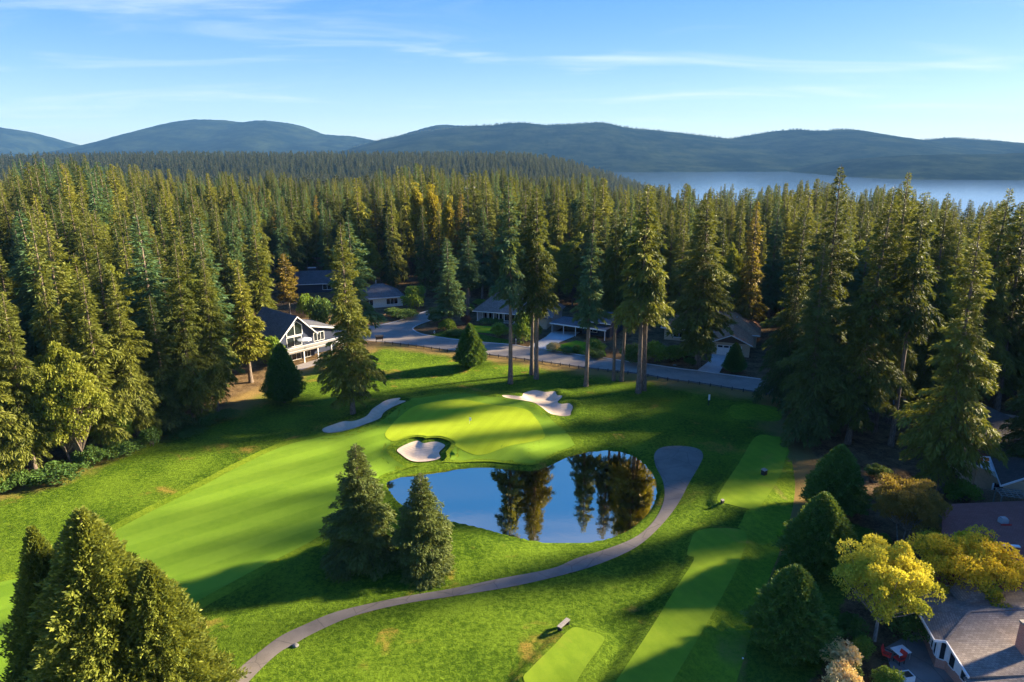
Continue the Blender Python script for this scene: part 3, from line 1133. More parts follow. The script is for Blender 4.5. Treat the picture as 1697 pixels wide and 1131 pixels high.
def broadleaf(seed, Ht, Rr, cb, ncl, nleaf, ls, flat=0.8, stems=1, rc=0.24, open_=0.0, top=0.0):
    """limbs that fork to leaf clusters; leaves are small quads on lumpy cluster shells"""
    rs = np.random.RandomState(seed)
    zc = Ht * (cb + (1 - cb) * 0.5)
    hh = Ht * (1 - cb) * 0.5
    u = unit(rs.normal(size=(ncl, 3)))
    u[:, 2] = np.abs(u[:, 2]) * np.where(rs.rand(ncl) < 0.78, 1, -0.7)
    rad = rs.uniform(0.45, 0.95, ncl) ** 0.7
    C = np.column_stack([u[:, 0] * Rr * rad, u[:, 1] * Rr * rad, zc + u[:, 2] * hh * rad * 0.95])
    C += rs.normal(0, 0.09 * Rr, C.shape)
    cr = Rr * rc * rs.uniform(0.6, 1.35, ncl)
    n = ncl * nleaf
    ci = np.repeat(np.arange(ncl), nleaf)
    v = unit(rs.normal(size=(n, 3)))
    v[:, 2] = np.where(rs.rand(n) < 0.72, np.abs(v[:, 2]), v[:, 2])
    sh = rs.uniform(0.35, 1.0, n) ** 0.5
    p = C[ci] + v * (cr[ci] * sh)[:, None] * np.array([1.15, 1.15, flat])
    d = unit(v * 0.6 + rs.normal(0, 0.6, (n, 3)) + np.array([0, 0, -0.15]))
    ln = ls * rs.uniform(0.6, 1.4, n)
    V, F = leaf_quads(p, d, perp(d, rs, 1.0), ln, ln * 0.75, 0.12)
    ct = rs.rand(ncl)
    tint = np.clip(0.5 * ct[ci] + 0.4 * rs.rand(n) + 0.1, 0, 1)
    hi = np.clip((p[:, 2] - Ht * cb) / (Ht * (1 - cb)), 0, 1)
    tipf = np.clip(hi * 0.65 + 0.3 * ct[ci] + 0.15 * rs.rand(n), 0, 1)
    TV, TF, off = [], [], 0
    A, B, ra, rb = [], [], [], []
    for s in range(stems):
        ang = 2 * math.pi * s / stems + rs.rand()
        lean = 0.0 if stems == 1 else 0.22 * Rr
        b0 = np.array([math.cos(ang) * 0.06 * Rr * (stems > 1), math.sin(ang) * 0.06 * Rr * (stems > 1), -0.3])
        f = np.array([math.cos(ang) * lean, math.sin(ang) * lean, Ht * max(cb, 0.12) * 1.05])
        r_ = Ht * 0.021 / math.sqrt(stems)
        A.append(b0), B.append(f), ra.append(r_ * 1.35), rb.append(r_ * 0.9)
        mine = [i for i in range(ncl) if i % stems == s]
        for i in mine:
            mid = f * 0.45 + C[i] * 0.55 + rs.normal(0, 0.05 * Rr, 3)
            A.append(f), B.append(mid), ra.append(r_ * 0.5), rb.append(r_ * 0.28)
            A.append(mid), B.append(C[i]), ra.append(r_ * 0.28), rb.append(r_ * 0.08)
    tv, tf = cone_sticks(A, B, np.array(ra), np.array(rb), 6)
    return (tv, tf), (V, F, tint, tipf)


PROTO = {}


def proto(name, res, leafmat, bark):
    (tv, tf), (V, F, tint, tipf) = res
    tm = mesh_np(name + '_trunk', tv, tf, bark, True)
    cm = mesh_np(name + '_crown', V, F, leafmat, False, {'tint': ('FACE', tint), 'tipf': ('FACE', tipf)})
    PROTO[name] = (tm, cm, res, leafmat, bark)


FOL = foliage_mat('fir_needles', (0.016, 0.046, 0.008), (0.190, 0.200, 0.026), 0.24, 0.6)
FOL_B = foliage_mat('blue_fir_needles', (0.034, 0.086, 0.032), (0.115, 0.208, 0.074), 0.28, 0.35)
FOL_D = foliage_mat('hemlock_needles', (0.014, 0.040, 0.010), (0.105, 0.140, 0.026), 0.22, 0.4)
FOL_W = foliage_mat('warm_fir_needles', (0.030, 0.070, 0.008), (0.260, 0.250, 0.026), 0.26, 0.6)
FOL_G = foliage_mat('golden_needles', (0.12, 0.085, 0.012), (0.36, 0.24, 0.03), 0.3, 0.3)
FOL_S = foliage_mat('spruce_needles', (0.028, 0.060, 0.014), (0.175, 0.205, 0.036), 0.2, 0.3)
FOL_C = foliage_mat('cedar_sprays', (0.065, 0.105, 0.014), (0.320, 0.330, 0.045), 0.32, 0.25)
FOL_A = foliage_mat('arborvitae_sprays', (0.038, 0.117, 0.018), (0.178, 0.293, 0.042), 0.22, 0.25)
FOL_A2 = foliage_mat('dark_arborvitae_sprays', (0.026, 0.095, 0.018), (0.105, 0.227, 0.035), 0.2, 0.25)
FOL_Y = foliage_mat('yellow_maple_leaves', (0.155, 0.210, 0.013), (0.403, 0.378, 0.022), 0.38, 0.2, (0.85, 0.60, 0.03))
FOL_LG = foliage_mat('lime_maple_leaves', (0.171, 0.252, 0.017), (0.465, 0.462, 0.033), 0.38, 0.2, (0.80, 0.68, 0.06))
FOL_O = foliage_mat('bronze_maple_leaves', (0.155, 0.119, 0.022), (0.372, 0.210, 0.033), 0.32, 0.2, (0.32, 0.19, 0.035))
FOL_DEC = foliage_mat('broad_leaves', (0.070, 0.126, 0.013), (0.264, 0.266, 0.031), 0.35, 0.4)
FOL_BUSH = foliage_mat('bush_leaves', (0.073, 0.161, 0.018), (0.251, 0.359, 0.038), 0.28, 0.45)
FOL_BUSHD = foliage_mat('dark_bush_leaves', (0.038, 0.095, 0.018), (0.115, 0.198, 0.032), 0.22, 0.4)
FOL_PUR = foliage_mat('purple_leaves', (0.070, 0.025, 0.033), (0.186, 0.063, 0.066), 0.25, 0.4)
FOL_HYD = foliage_mat('pale_flower_heads', (0.155, 0.238, 0.033), (0.310, 0.364, 0.066), 0.25, 0.2, (0.961, 0.700, 0.308))
FOL_POP = foliage_mat('poplar_leaves', (0.171, 0.168, 0.013), (0.496, 0.350, 0.028), 0.38, 0.4)

for i in range(5):   # forest firs, crown nearly to the ground
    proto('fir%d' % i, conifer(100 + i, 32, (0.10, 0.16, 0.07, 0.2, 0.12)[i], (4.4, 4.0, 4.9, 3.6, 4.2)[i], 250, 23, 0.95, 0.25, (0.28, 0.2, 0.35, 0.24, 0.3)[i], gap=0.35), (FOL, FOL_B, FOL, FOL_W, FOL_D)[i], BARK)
for i in range(3):   # edge firs with a long bare stem
    proto('tallfir%d' % i, conifer(200 + i, 34, (0.36, 0.42, 0.48)[i], (4.4, 3.6, 4.6)[i], 200, 25, 0.9, 0.25, 0.34, -0.4, 0.75, 0.72, 0.2, 14, r0=0.46, gap=0.45), (FOL, FOL_B, FOL_D)[i], BARK)
for i in range(3):   # big near firs, finer sprays
    proto('bigfir%d' % i, conifer(300 + i, 32, (0.06, 0.10, 0.16)[i], (5.6, 5.2, 5.0)[i], 320, 44, 0.66, 0.26, (0.42, 0.36, 0.5)[i], -0.3, 0.8, 0.74, 0.16, 10, gap=0.38), (FOL_D, FOL, FOL)[i], BARK)
for i in range(2):
    proto('spruce%d' % i, conifer(400 + i, 14, 0.03, (4.2, 4.0)[i], 360, 100, 0.36, 0.30, 0.4, -0.1, 0.75, 0.74, 0.08, 0, gap=0.16, fan=0.42), FOL_S, BARK)
for i in range(2):
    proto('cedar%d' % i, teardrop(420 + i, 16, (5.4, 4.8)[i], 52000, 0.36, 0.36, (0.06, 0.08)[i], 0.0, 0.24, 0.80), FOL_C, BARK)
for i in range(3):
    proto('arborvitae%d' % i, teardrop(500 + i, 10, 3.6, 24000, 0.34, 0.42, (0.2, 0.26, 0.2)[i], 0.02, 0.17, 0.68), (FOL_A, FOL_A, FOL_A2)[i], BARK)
proto('pine', conifer(600, 17, 0.26, 3.6, 130, 34, 0.55, 0.5, 0.08, -0.15, 0.6, 0.55, 0.2, 6, gap=0.4), FOL_G, BARK_P)
proto('goldfir', conifer(610, 28, 0.12, 3.6, 200, 18, 0.9, 0.36, 0.25), FOL_G, BARK)
proto('maple_yellow', broadleaf(620, 7, 5.4, 0.22, 100, 380, 0.21, 0.5, 5, 0.20), FOL_Y, BARK_P)
proto('maple_lime', broadleaf(621, 9, 4.6, 0.24, 90, 360, 0.21, 0.7, 1, 0.22), FOL_LG, BARK_P)
proto('maple_bronze', broadleaf(622, 7, 4.4, 0.30, 100, 320, 0.19, 0.45, 3, 0.20), FOL_O, BARK_P)
for i in range(2):
    proto('broadleaf%d' % i, broadleaf(630 + i, 17, 5.6, 0.0, 170, 220, 0.36, 0.7, 2, 0.19), FOL_DEC, BARK)
for i, m in enumerate((FOL_BUSH, FOL_BUSHD, FOL_PUR, FOL_HYD)):
    proto('bush%d' % i, broadleaf(640 + i, 2, 1.3, 0.02, 40, 110, 0.17, 0.8, 4, 0.34), m, BARK)
proto('boxball', teardrop(650, 2, 1.0, 3500, 0.13, 0.55, 0.5, 0.0, 0.05, 0.5), FOL_BUSH, BARK)
proto('poplar', broadleaf(660, 26, 2.2, 0.12, 80, 110, 0.5, 1.6, 2, 0.42), FOL_POP, BARK)


def plant(kind, name, x, y, Ht, width=None, label='', cat='tree', group=None, rz=None, rs=random):
    """one tree: an Empty at its foot with a trunk and a crown; meshes are shared between alike trees"""
    tm, cm = PROTO[kind][0], PROTO[kind][1]
    h0 = PROTO_H[kind]
    w0 = PROTO_W[kind]
    s = Ht / h0
    sx = s if width is None else width / w0
    e = empty(name, (x, y, hz1(x, y) - 0.03), rs.uniform(0, 6.28) if rz is None else rz)
    e.scale = (sx, sx, s)
    if Ht > 12:
        e.rotation_euler = (rs.uniform(-.025, .025), rs.uniform(-.025, .025), e.rotation_euler.z)
    tag(e, label, cat, group)
    obj('trunk' if cat == 'tree' else 'stem', tm, e)
    obj('crown' if cat == 'tree' else 'foliage', cm, e)
    return e


PROTO_H, PROTO_W = {}, {}
for kname, v in PROTO.items():
    cv = v[2][1][0]
    PROTO_H[kname] = float(cv[:, 2].max())
    PROTO_W[kname] = float(np.percentile(np.hypot(cv[:, 0], cv[:, 1]), 99) * 2)

rnd = random.Random(7)


def tree_px(kind, name, bx, by, ty, wpx, label, cat='tree', group=None, rz=None):
    """a tree standing where its foot shows, as tall as its top shows, as wide as its crown shows"""
    x, y = at(bx, by)
    for _ in range(3):
        x, y = at(bx, by, hz1(x, y))
    z = hz1(x, y)
    Ht = ztop(y, bx, ty) - z
    depth = y * CP + (CAM_H - z - Ht * 0.4) * SP
    return plant(kind, name, x, y, Ht, wpx * depth / FPX, label, cat, group, rz, rnd)


PLACED = []     # (x, y, clear radius) of the trees placed one by one
def T(*a, **k):
    e = tree_px(*a, **k)
    PLACED.append((e.location.x, e.location.y, 3.2))
    return e


# trees of the open course
T('cedar0', 'cedar_tree', 205, 1190, 838, 330, 'tallest bushy cedar of the golden clump in the lower left corner')
T('cedar1', 'cedar_tree', 118, 1175, 868, 185, 'darker left cedar of the clump in the lower left corner')
T('cedar1', 'cedar_tree', 292, 1185, 925, 215, 'lowest right-hand cedar of the clump in the lower left corner')
T('spruce0', 'spruce_tree', 600, 926, 733, 136, 'taller of the two dark spruces left of the pond')
T('spruce1', 'spruce_tree', 703, 936, 785, 122, 'shorter spruce standing against the pond edge')
T('arborvitae2', 'arborvitae_tree', 472, 667, 568, 70, 'cone-shaped dark evergreen below the navy house')
T('arborvitae2', 'arborvitae_tree', 780, 609, 535, 57, 'cone-shaped dark evergreen beside the road fence')
T('bigfir1', 'fir_tree', 585, 686, 372, 108, 'tall sunlit fir beside the long left bunker')
T('tallfir1', 'fir_tree', 600, 655, 366, 98, 'fir standing right behind the sunlit fir by the long bunker')
T('tallfir1', 'fir_tree', 846, 636, 300, 70, 'slender fir with a thin pale trunk between green and road')
T('tallfir0', 'fir_tree', 889, 628, 305, 84, 'broad fir with a bare brown trunk behind the right bunker')
T('tallfir2', 'fir_tree', 881, 621, 318, 70, 'fir half hidden behind the broad fir above the right bunker')
T('tallfir1', 'fir_tree', 971, 640, 385, 66, 'short blue-green fir with a pale trunk right of the right bunker')
T('tallfir2', 'fir_tree', 1017, 631, 345, 60, 'left of two thin fir trunks near the road fence')
T('tallfir1', 'fir_tree', 1030, 632, 330, 58, 'right of two thin fir trunks near the road fence')
T('tallfir0', 'fir_tree', 1058, 651, 304, 96, 'largest fir on the course with a thick double trunk')
T('tallfir2', 'fir_tree', 1067, 647, 318, 84, 'fir grown together with the largest fir on the course')
T('bigfir2', 'fir_tree', 1155, 606, 318, 120, 'wide dark fir across the road beside the concrete driveway')
T('tallfir1', 'fir_tree', 775, 528, 390, 56, 'thin fir behind the entry of the grey-roofed house')
T('fir1', 'fir_tree', 746, 545, 395, 60, 'dark short fir at the road corner island')
T('pine', 'pine_tree', 481, 524, 418, 44, 'orange-gold pine above the navy house')
T('fir3', 'fir_tree', 416, 634, 430, 66, 'sunlit fir left of the navy house with a bare lower trunk')
T('fir3', 'fir_tree', 440, 555, 372, 58, 'slim fir just behind the navy house roof')
# the wood at the right of the tees
for bx, by, ty, w, kd, lb in [
        (1300, 668, 345, 100, 'bigfir0', 'dark fir at the left end of the right-hand wood'),
        (1352, 700, 275, 120, 'bigfir0', 'fir with the tallest spire in the right-hand wood'),
        (1405, 735, 308, 130, 'bigfir1', 'broad fir drooping over the upper tee'),
        (1338, 735, 400, 110, 'bigfir0', 'low dense fir at the edge of the upper tee'),
        (1448, 715, 285, 110, 'bigfir2', 'pointed fir behind the drooping fir by the upper tee'),
        (1476, 738, 330, 90, 'tallfir2', 'fir with a bare trunk over the brown yard'),
        (1520, 700, 320, 96, 'bigfir1', 'fir between the bare-trunked fir and the yellow-lit fir'),
        (1556, 822, 362, 148, 'bigfir1', 'huge yellow-lit fir with a pale trunk by the tan house'),
        (1600, 690, 312, 110, 'bigfir2', 'fir behind the huge yellow-lit fir'),
        (1650, 690, 325, 100, 'tallfir0', 'dark fir near the right picture edge behind the tan house'),
        (1700, 800, 420, 120, 'bigfir0', 'fir whose branches reach in at the right picture edge'),
        (1690, 670, 335, 100, 'bigfir2', 'fir at the far right end of the skyline')]:
    T(kd, 'fir_tree', bx, by, ty, w, lb)
# yards on the right
T('arborvitae0', 'arborvitae_tree', 1380, 850, 735, 108, 'uppermost of three big cone-shaped evergreens by the tees')
T('arborvitae1', 'arborvitae_tree', 1352, 946, 815, 126, 'middle of three big cone-shaped evergreens by the tees')
T('arborvitae0', 'arborvitae_tree', 1305, 1072, 935, 150, 'lowest and widest of three big cone-shaped evergreens by the tees')
T('maple_lime', 'maple_tree', 1449, 1062, 905, 165, 'lime-yellow maple with a pale trunk beside the patio')
T('maple_yellow', 'maple_tree', 1592, 1010, 888, 190, 'golden-yellow spreading maple in front of the maroon roof')
T('maple_bronze', 'maple_tree', 1492, 905, 795, 122, 'bronze-orange maple beside the brown yard')
T('maple_lime', 'maple_tree', 1555, 935, 882, 60, 'small green maple between the bronze and golden maples')


def bush(kind, bx, by, ty, w, label, name='bush', cat='bush', group=None):
    e = tree_px(kind, name, bx, by, ty, w, label, cat, group)
    PLACED.append((e.location.x, e.location.y, 1.5))
    return e


for a in [('bush3', 1392, 1112, 1068, 70, 'large flowering shrub below the lime maple'),
          ('bush3', 1392, 1150, 1100, 60, 'pale cream flowering shrub at the bottom picture edge'),
          ('boxball', 1462, 909, 884, 28, 'round clipped bush below the bronze maple'),
          ('bush1', 1440, 905, 884, 26, 'small dark bush left of the round clipped bush'),
          ('bush1', 1432, 925, 905, 34, 'low bush behind the lime maple'),
          ('bush1', 1480, 935, 912, 34, 'low dark bush under the bronze maple'),
          ('bush1', 1408, 1060, 1020, 60, 'dark shrub left of the lime maple trunk'),
          ('bush1', 1500, 1050, 1012, 90, 'dark hedge shrub between the lime maple and the taupe roof'),
          ('bush0', 1425, 1088, 1056, 46, 'green shrub beside the patio edge'),
          ('bush0', 1470, 1140, 1108, 50, 'low green shrub at the patio corner'),
          ('bush0', 1592, 830, 797, 62, 'yellow-green bush at the foot of the huge fir'),
          ('bush1', 1452, 790, 770, 40, 'dark low bush on the brown yard'),
          ('bush0', 742, 549, 528, 34, 'rounded bush on the road corner island'),
          ('bush1', 756, 556, 546, 40, 'low dark hedge in front of the island bush'),
          ('bush0', 828, 557, 535, 36, 'rounded bush in front of the grey-roofed house'),
          ('bush1', 815, 536, 528, 44, 'trimmed hedge under the windows of the grey-roofed house'),
          ('bush2', 772, 538, 522, 18, 'small purple bush left of the grey-roofed house'),
          ('bush0', 776, 519, 503, 22, 'yellowish bush behind the purple bush'),
          ('bush0', 796, 505, 496, 24, 'low golden bush at the left roof end'),
          ('bush1', 722, 535, 508, 36, 'grey-green bush at the bend of the side street'),
          ('bush0', 688, 512, 472, 44, 'yellow-green round tree beside the pale house'),
          ('bush0', 868, 570, 515, 42, 'tall leafy shrub between the bare fir trunks'),
          ('bush1', 884, 560, 534, 30, 'dark shrub beside the carport drive'),
          ('bush3', 918, 584, 567, 26, 'white flowering shrub at the carport drive'),
          ('boxball', 956, 585, 571, 18, 'dark clipped ball bush on the front lawn'),
          ('bush1', 985, 592, 580, 44, 'clipped hedge along the front lawn'),
          ('bush1', 940, 584, 577, 34, 'low hedge by the white flowering shrub'),
          ('bush0', 985, 582, 562, 40, 'lime shrub on the front lawn'),
          ('bush1', 1048, 602, 570, 50, 'dark shrub behind the largest course fir'),
          ('bush0', 1085, 600, 566, 48, 'leafy shrub across the road behind the largest fir'),
          ('bush0', 1115, 597, 572, 40, 'light green shrub left of the wide dark fir'),
          ('bush0', 1138, 590, 575, 40, 'pale leaved shrub right behind the wide dark fir'),
          ('bush1', 1144, 606, 592, 22, 'small dark shrub at the foot of the wide dark fir'),
          ('arborvitae2', 1216, 618, 567, 40, 'dark dense shrub in front of the garage'),
          ('bush1', 1172, 584, 568, 18, 'small shrub beside the garage wall'),
          ('bush1', 530, 545, 490, 52, 'tall dark shrub above the gravel court'),
          ('bush0', 508, 526, 486, 34, 'bright green shrub right of the orange pine'),
          ('bush1', 555, 612, 588, 50, 'low green shrub below the navy house deck'),
          ('bush0', 455, 610, 556, 44, 'yellow-green shrub hiding the corner of the navy house'),
          ('bush1', 672, 528, 512, 50, 'low grey shrub bank in front of the pale house'),
          ('bush1', 650, 524, 510, 30, 'green shrub beside the tall course fir'),
          ('bush0', 195, 745, 668, 66, 'small leafy tree at the edge of the left wood')]:
    bush(*a)
# the edge of the left wood, tree by tree
for bx, by, ty, w, kd, nm, lb in [
        (8, 812, 470, 110, 'bigfir1', 'fir_tree', 'pale golden fir cut by the left picture edge'),
        (62, 796, 490, 104, 'bigfir2', 'fir_tree', 'sunlit drooping fir next to the golden fir at the left edge'),
        (128, 775, 560, 112, 'broadleaf1', 'broadleaf_tree', 'round sunlit broadleaf tree at the dry verge'),
        (182, 752, 450, 96, 'fir0', 'fir_tree', 'fir directly right of the round sunlit broadleaf tree'),
        (232, 735, 455, 92, 'bigfir2', 'fir_tree', 'fir in the front row halfway along the left wood'),
        (282, 716, 490, 90, 'bigfir0', 'fir_tree', 'low spreading fir in the front row of the left wood'),
        (322, 702, 398, 94, 'bigfir1', 'fir_tree', 'tall fir over the dry corner of the left wood'),
        (362, 690, 432, 88, 'bigfir2', 'fir_tree', 'last big fir of the left wood above the dry corner'),
        (50, 772, 398, 90, 'fir2', 'fir_tree', 'tall fir behind the golden fir at the left picture edge'),
        (120, 752, 350, 84, 'fir0', 'fir_tree', 'tall fir behind the round sunlit broadleaf tree')]:
    T(kd, nm, bx, by, ty, w, lb)
T('poplar', 'poplar_tree', 698, 470, 298, 30, 'left spire of the yellow poplars above the side street')
T('poplar', 'poplar_tree', 722, 474, 302, 34, 'middle spire of the yellow poplars above the side street')
T('poplar', 'poplar_tree', 742, 480, 320, 24, 'right spire of the yellow poplars above the side street')
T('goldfir', 'fir_tree', 1236, 560, 332, 52, 'orange-gold fir above the brown-roofed house')
T('broadleaf1', 'broadleaf_tree', 1206, 555, 400, 40, 'yellowing tree left of the orange-gold fir')

UND = [(-10, 815, 765, 60), (38, 806, 772, 46), (92, 790, 748, 52), (150, 770, 728, 50), (206, 752, 712, 46), (252, 734, 700, 50), (300, 715, 684, 44), (345, 702, 672, 40), (378, 686, 662, 30)]
for i, (bx, by, ty, w) in enumerate(UND):
    bush('bush1', bx, by + 3 * (i % 3), ty + (18, 6, 24, 12)[i % 4], w * (1.5, 0.8, 1.9, 1.2)[i % 4], '%s low undergrowth bush from left along the edge of the left wood' % ('first', 'second', 'third', 'fourth', 'fifth', 'sixth', 'seventh', 'eighth', 'ninth')[i], 'undergrowth_bush', 'bush', 'undergrowth along the left wood')
# ------------------------------------------------------------ the woods
SKY_X = [0, 60, 130, 200, 260, 330, 420, 450, 520, 600, 640, 700, 730, 780, 840, 870, 920, 970, 1010, 1070, 1120, 1160, 1190, 1240, 1330, 1400, 1470, 1520, 1590, 1697]
SKY_Y = [263, 257, 253, 262, 276, 281, 286, 277, 296, 291, 278, 268, 277, 280, 277, 287, 292, 280, 302, 308, 302, 312, 300, 312, 292, 316, 300, 322, 328, 338]
CLEAR = [(440, 522, 545, 606, 129), (628, 476, 674, 514, 176), (495, 455, 532, 484, 205), (786, 490, 850, 536, 160), (895, 534, 1000, 560, 148),
         (1165, 532, 1245, 590, 136), (0, 352, 26, 377, 225), (620, 520, 715, 545, 150), (458, 418, 500, 524, 200),
         (690, 300, 750, 400, 190), (1212, 335, 1260, 470, 148), (560, 365, 640, 560, 0)]
HOUSES_XY = [(-47, 136, 11), (-33, 184, 12), (-68, 216, 11), (2, 171, 13), (18, 160, 10), (36, 150, 9), (49, 146, 13), (-120, 248, 13),
             (61, 82, 13), (53, 61, 13), (42, 46, 11)]
rs = np.random.RandomState(21)
cand = []
for lo, hi, stp in ((10, 265, 7.2), (265, 560, 9.2)):
    gx_, gy_ = np.meshgrid(np.arange(-330, 300, stp), np.arange(lo, hi, stp))
    gx_ = gx_.ravel() + rs.uniform(-.42, .42, gx_.size) * stp
    gy_ = gy_.ravel() + rs.uniform(-.42, .42, gy_.size) * stp
    cand.append(np.column_stack([gx_, gy_]))
cand = np.vstack(cand)
ax_, ay_ = cand[:, 0], cand[:, 1]
ok = (sdist(ax_, ay_, course_P) > 2.5) & (sdist(ax_, ay_, road_P) > 3.5)
for x, y, r in HOUSES_XY:
    ok &= np.hypot(ax_ - x, ay_ - y) > r
for x, y, r in PLACED:
    ok &= np.hypot(ax_ - x, ay_ - y) > r
# gardens and plots kept free of forest trees
plots = [np.array([at(*p) for p in q]) for q in (
    [(640, 566), (1290, 652), (1290, 615), (1160, 560), (1010, 545), (880, 530), (760, 505), (620, 505), (520, 520), (420, 530), (430, 600)],)]
plots += [np.array([(14, 20), (63, 20), (66, 96), (40, 100), (20, 80)]), np.array([(-140, 5), (60, 5), (60, 30), (-140, 60)])]
for P in plots:
    ok &= sdist(ax_, ay_, P) > 0.5
ok &= ~((ax_ < -40) & (ay_ < 78))
cand = cand[ok]
cand = cand[np.argsort(np.hypot(cand[:, 0], cand[:, 1]))]
cz_all = hz(cand[:, 0], cand[:, 1])
grid = np.zeros((142, 213), bool)      # coarse cover map, 8 px cells, nearest trees first
# seed it with the trees placed one by one
FIRS = ['fir0', 'fir1', 'fir2', 'fir3', 'fir4', 'tallfir0', 'bigfir1', 'broadleaf0', 'broadleaf1', 'goldfir']
zone_x = [(130, 'at the left picture edge'), (250, 'behind the sunlit broadleaf tree'), (350, 'behind the left wood edge'), (440, 'above the dry corner'),
          (540, 'above the navy house'), (640, 'behind the sunlit bunker fir'), (760, 'above the side street'), (880, 'above the grey-roofed house'),
          (1000, 'above the carport'), (1110, 'behind the largest course fir'), (1230, 'above the brown-roofed house'), (1340, 'left of the right wood'),
          (1460, 'behind the drooping fir'), (1580, 'behind the huge yellow-lit fir'), (1800, 'at the right picture edge')]
STUFF = []
WOOD_TREES = []
n_ind = 0
for (x, y), z in zip(cand, cz_all):
    px, pyb = proj(x, y, z)
    u = rs.rand(6)
    Ht = 22 + 17 * u[0] + 2.5 * math.sin(x * 0.05) * math.cos(y * 0.04)
    dist = math.hypot(x, y)
    inx = -60 < px < W + 60
    if inx:
        top = np.interp(px, SKY_X, SKY_Y) + (u[1] ** 1.3) * 75
        Ht = min(Ht * (1.0 if dist < 260 else 1.15), ztop(y, px, top) - z)
        if x < -40 and y < 190:
            Ht = min(Ht, 24 + 9 * u[0])
    if Ht < 15 or (x > 60 and px > W + 40 and y < 150 and u[5] < 0.5):
        continue
    depth = y * CP + (CAM_H - z - Ht * .4) * SP
    kd = FIRS[min(4, int(u[2] * 5))]
    if vnoise(np.array(x), np.array(y), 0.09, 33) > 0.42 and u[5] < 0.75:
        continue
    if u[3] < 0.12:
        kd = 'tallfir0'
    elif u[3] < 0.21:
        kd = 'broadleaf%d' % (u[4] < 0.5)
        Ht *= 0.72
    elif u[3] < 0.225:
        kd = 'goldfir'
        Ht *= 0.8
    wd = Ht * (0.22 + 0.16 * u[4] * u[5] ** .5) * (1.9 if kd.startswith('broad') else 1)
    wpx = wd * FPX / depth
    pyt = proj(x, y, z + Ht)[1]
    if any(dist < c[4] + 4 and px + wpx * .42 > c[0] and px - wpx * .42 < c[2] and pyt < c[3] and pyb > c[1] for c in CLEAR):
        continue
    vis = 0
    if inx and y > 20:
        for r_ in range(max(0, int(pyt / 8)), min(142, int(pyb / 8) + 1)):
            f = min(1.0, (r_ * 8 + 8 - pyt) / max(8, (pyb - pyt)) * 1.3)
            c0, c1 = int((px - wpx * .42 * f) / 8), int((px + wpx * .42 * f) / 8) + 1
            c0, c1 = max(c0, 0), min(c1, 213)
            if c1 > c0:
                vis += int((~grid[r_, c0:c1]).sum())
                grid[r_, c0:c1] = True
    if inx and vis >= 3 and n_ind < 285 and y < 420:
        n_ind += 1
        zn = next(t for lim, t in zone_x if px < lim)
        dp = 'near' if dist < 150 else ('middle' if dist < 235 else 'far')
        dtext = {'near': 'in the front rows', 'middle': 'in the middle rows', 'far': 'on the skyline'}[dp]
        tname = {'b': 'broadleaf_tree', 'g': 'fir_tree'}.get(kd[0], 'fir_tree')
        what = 'round leafy tree' if kd[0] == 'b' else ('orange fir' if kd[0] == 'g' else 'green fir')
        WOOD_TREES.append((what, dtext + ' ' + zn, px, plant(kd, tname, x, y, Ht, wd, 'x', 'tree', '%ss %s %s' % (what, dtext, zn), None, rnd)))
    else:
        STUFF.append((x, y, z, Ht, wd, kd))

ORD = 'first second third fourth fifth sixth seventh eighth ninth tenth eleventh twelfth thirteenth fourteenth fifteenth sixteenth seventeenth eighteenth nineteenth twentieth'.split()
by_place = {}
for what, where, px, e in WOOD_TREES:
    by_place.setdefault((what, where), []).append((px, e))
for (what, where), lst in by_place.items():
    lst.sort(key=lambda t: t[0])
    for i, (px, e) in enumerate(lst):
        if len(lst) == 1:
            e['label'] = 'single %s %s' % (what, where)
        else:
            e['label'] = '%s %s from left %s' % (ORD[i] if i < len(ORD) else 'last', what, where)

# the rest of the wood, and the far woods: one object each, trees set by geometry nodes
def lib_collection(name, kinds):
    c = bpy.data.collections.new(name)
    for i, kname in enumerate(kinds):
        tm, cm, ((tv, tf), (V, F, tint, tipf)), lm, bk = PROTO[kname]
        me = mesh_np(kname + '_whole', np.vstack([V, tv]), np.vstack([F, tf + len(V)]), [lm, bk], False,
                     {'tint': ('FACE', np.concatenate([tint, np.zeros(len(tf))])), 'tipf': ('FACE', np.concatenate([tipf, np.zeros(len(tf))]))},
                     np.concatenate([np.zeros(len(F)), np.ones(len(tf))]))
        o = bpy.data.objects.new('%02d_%s' % (i, kname), me)
        c.objects.link(o)
    return c


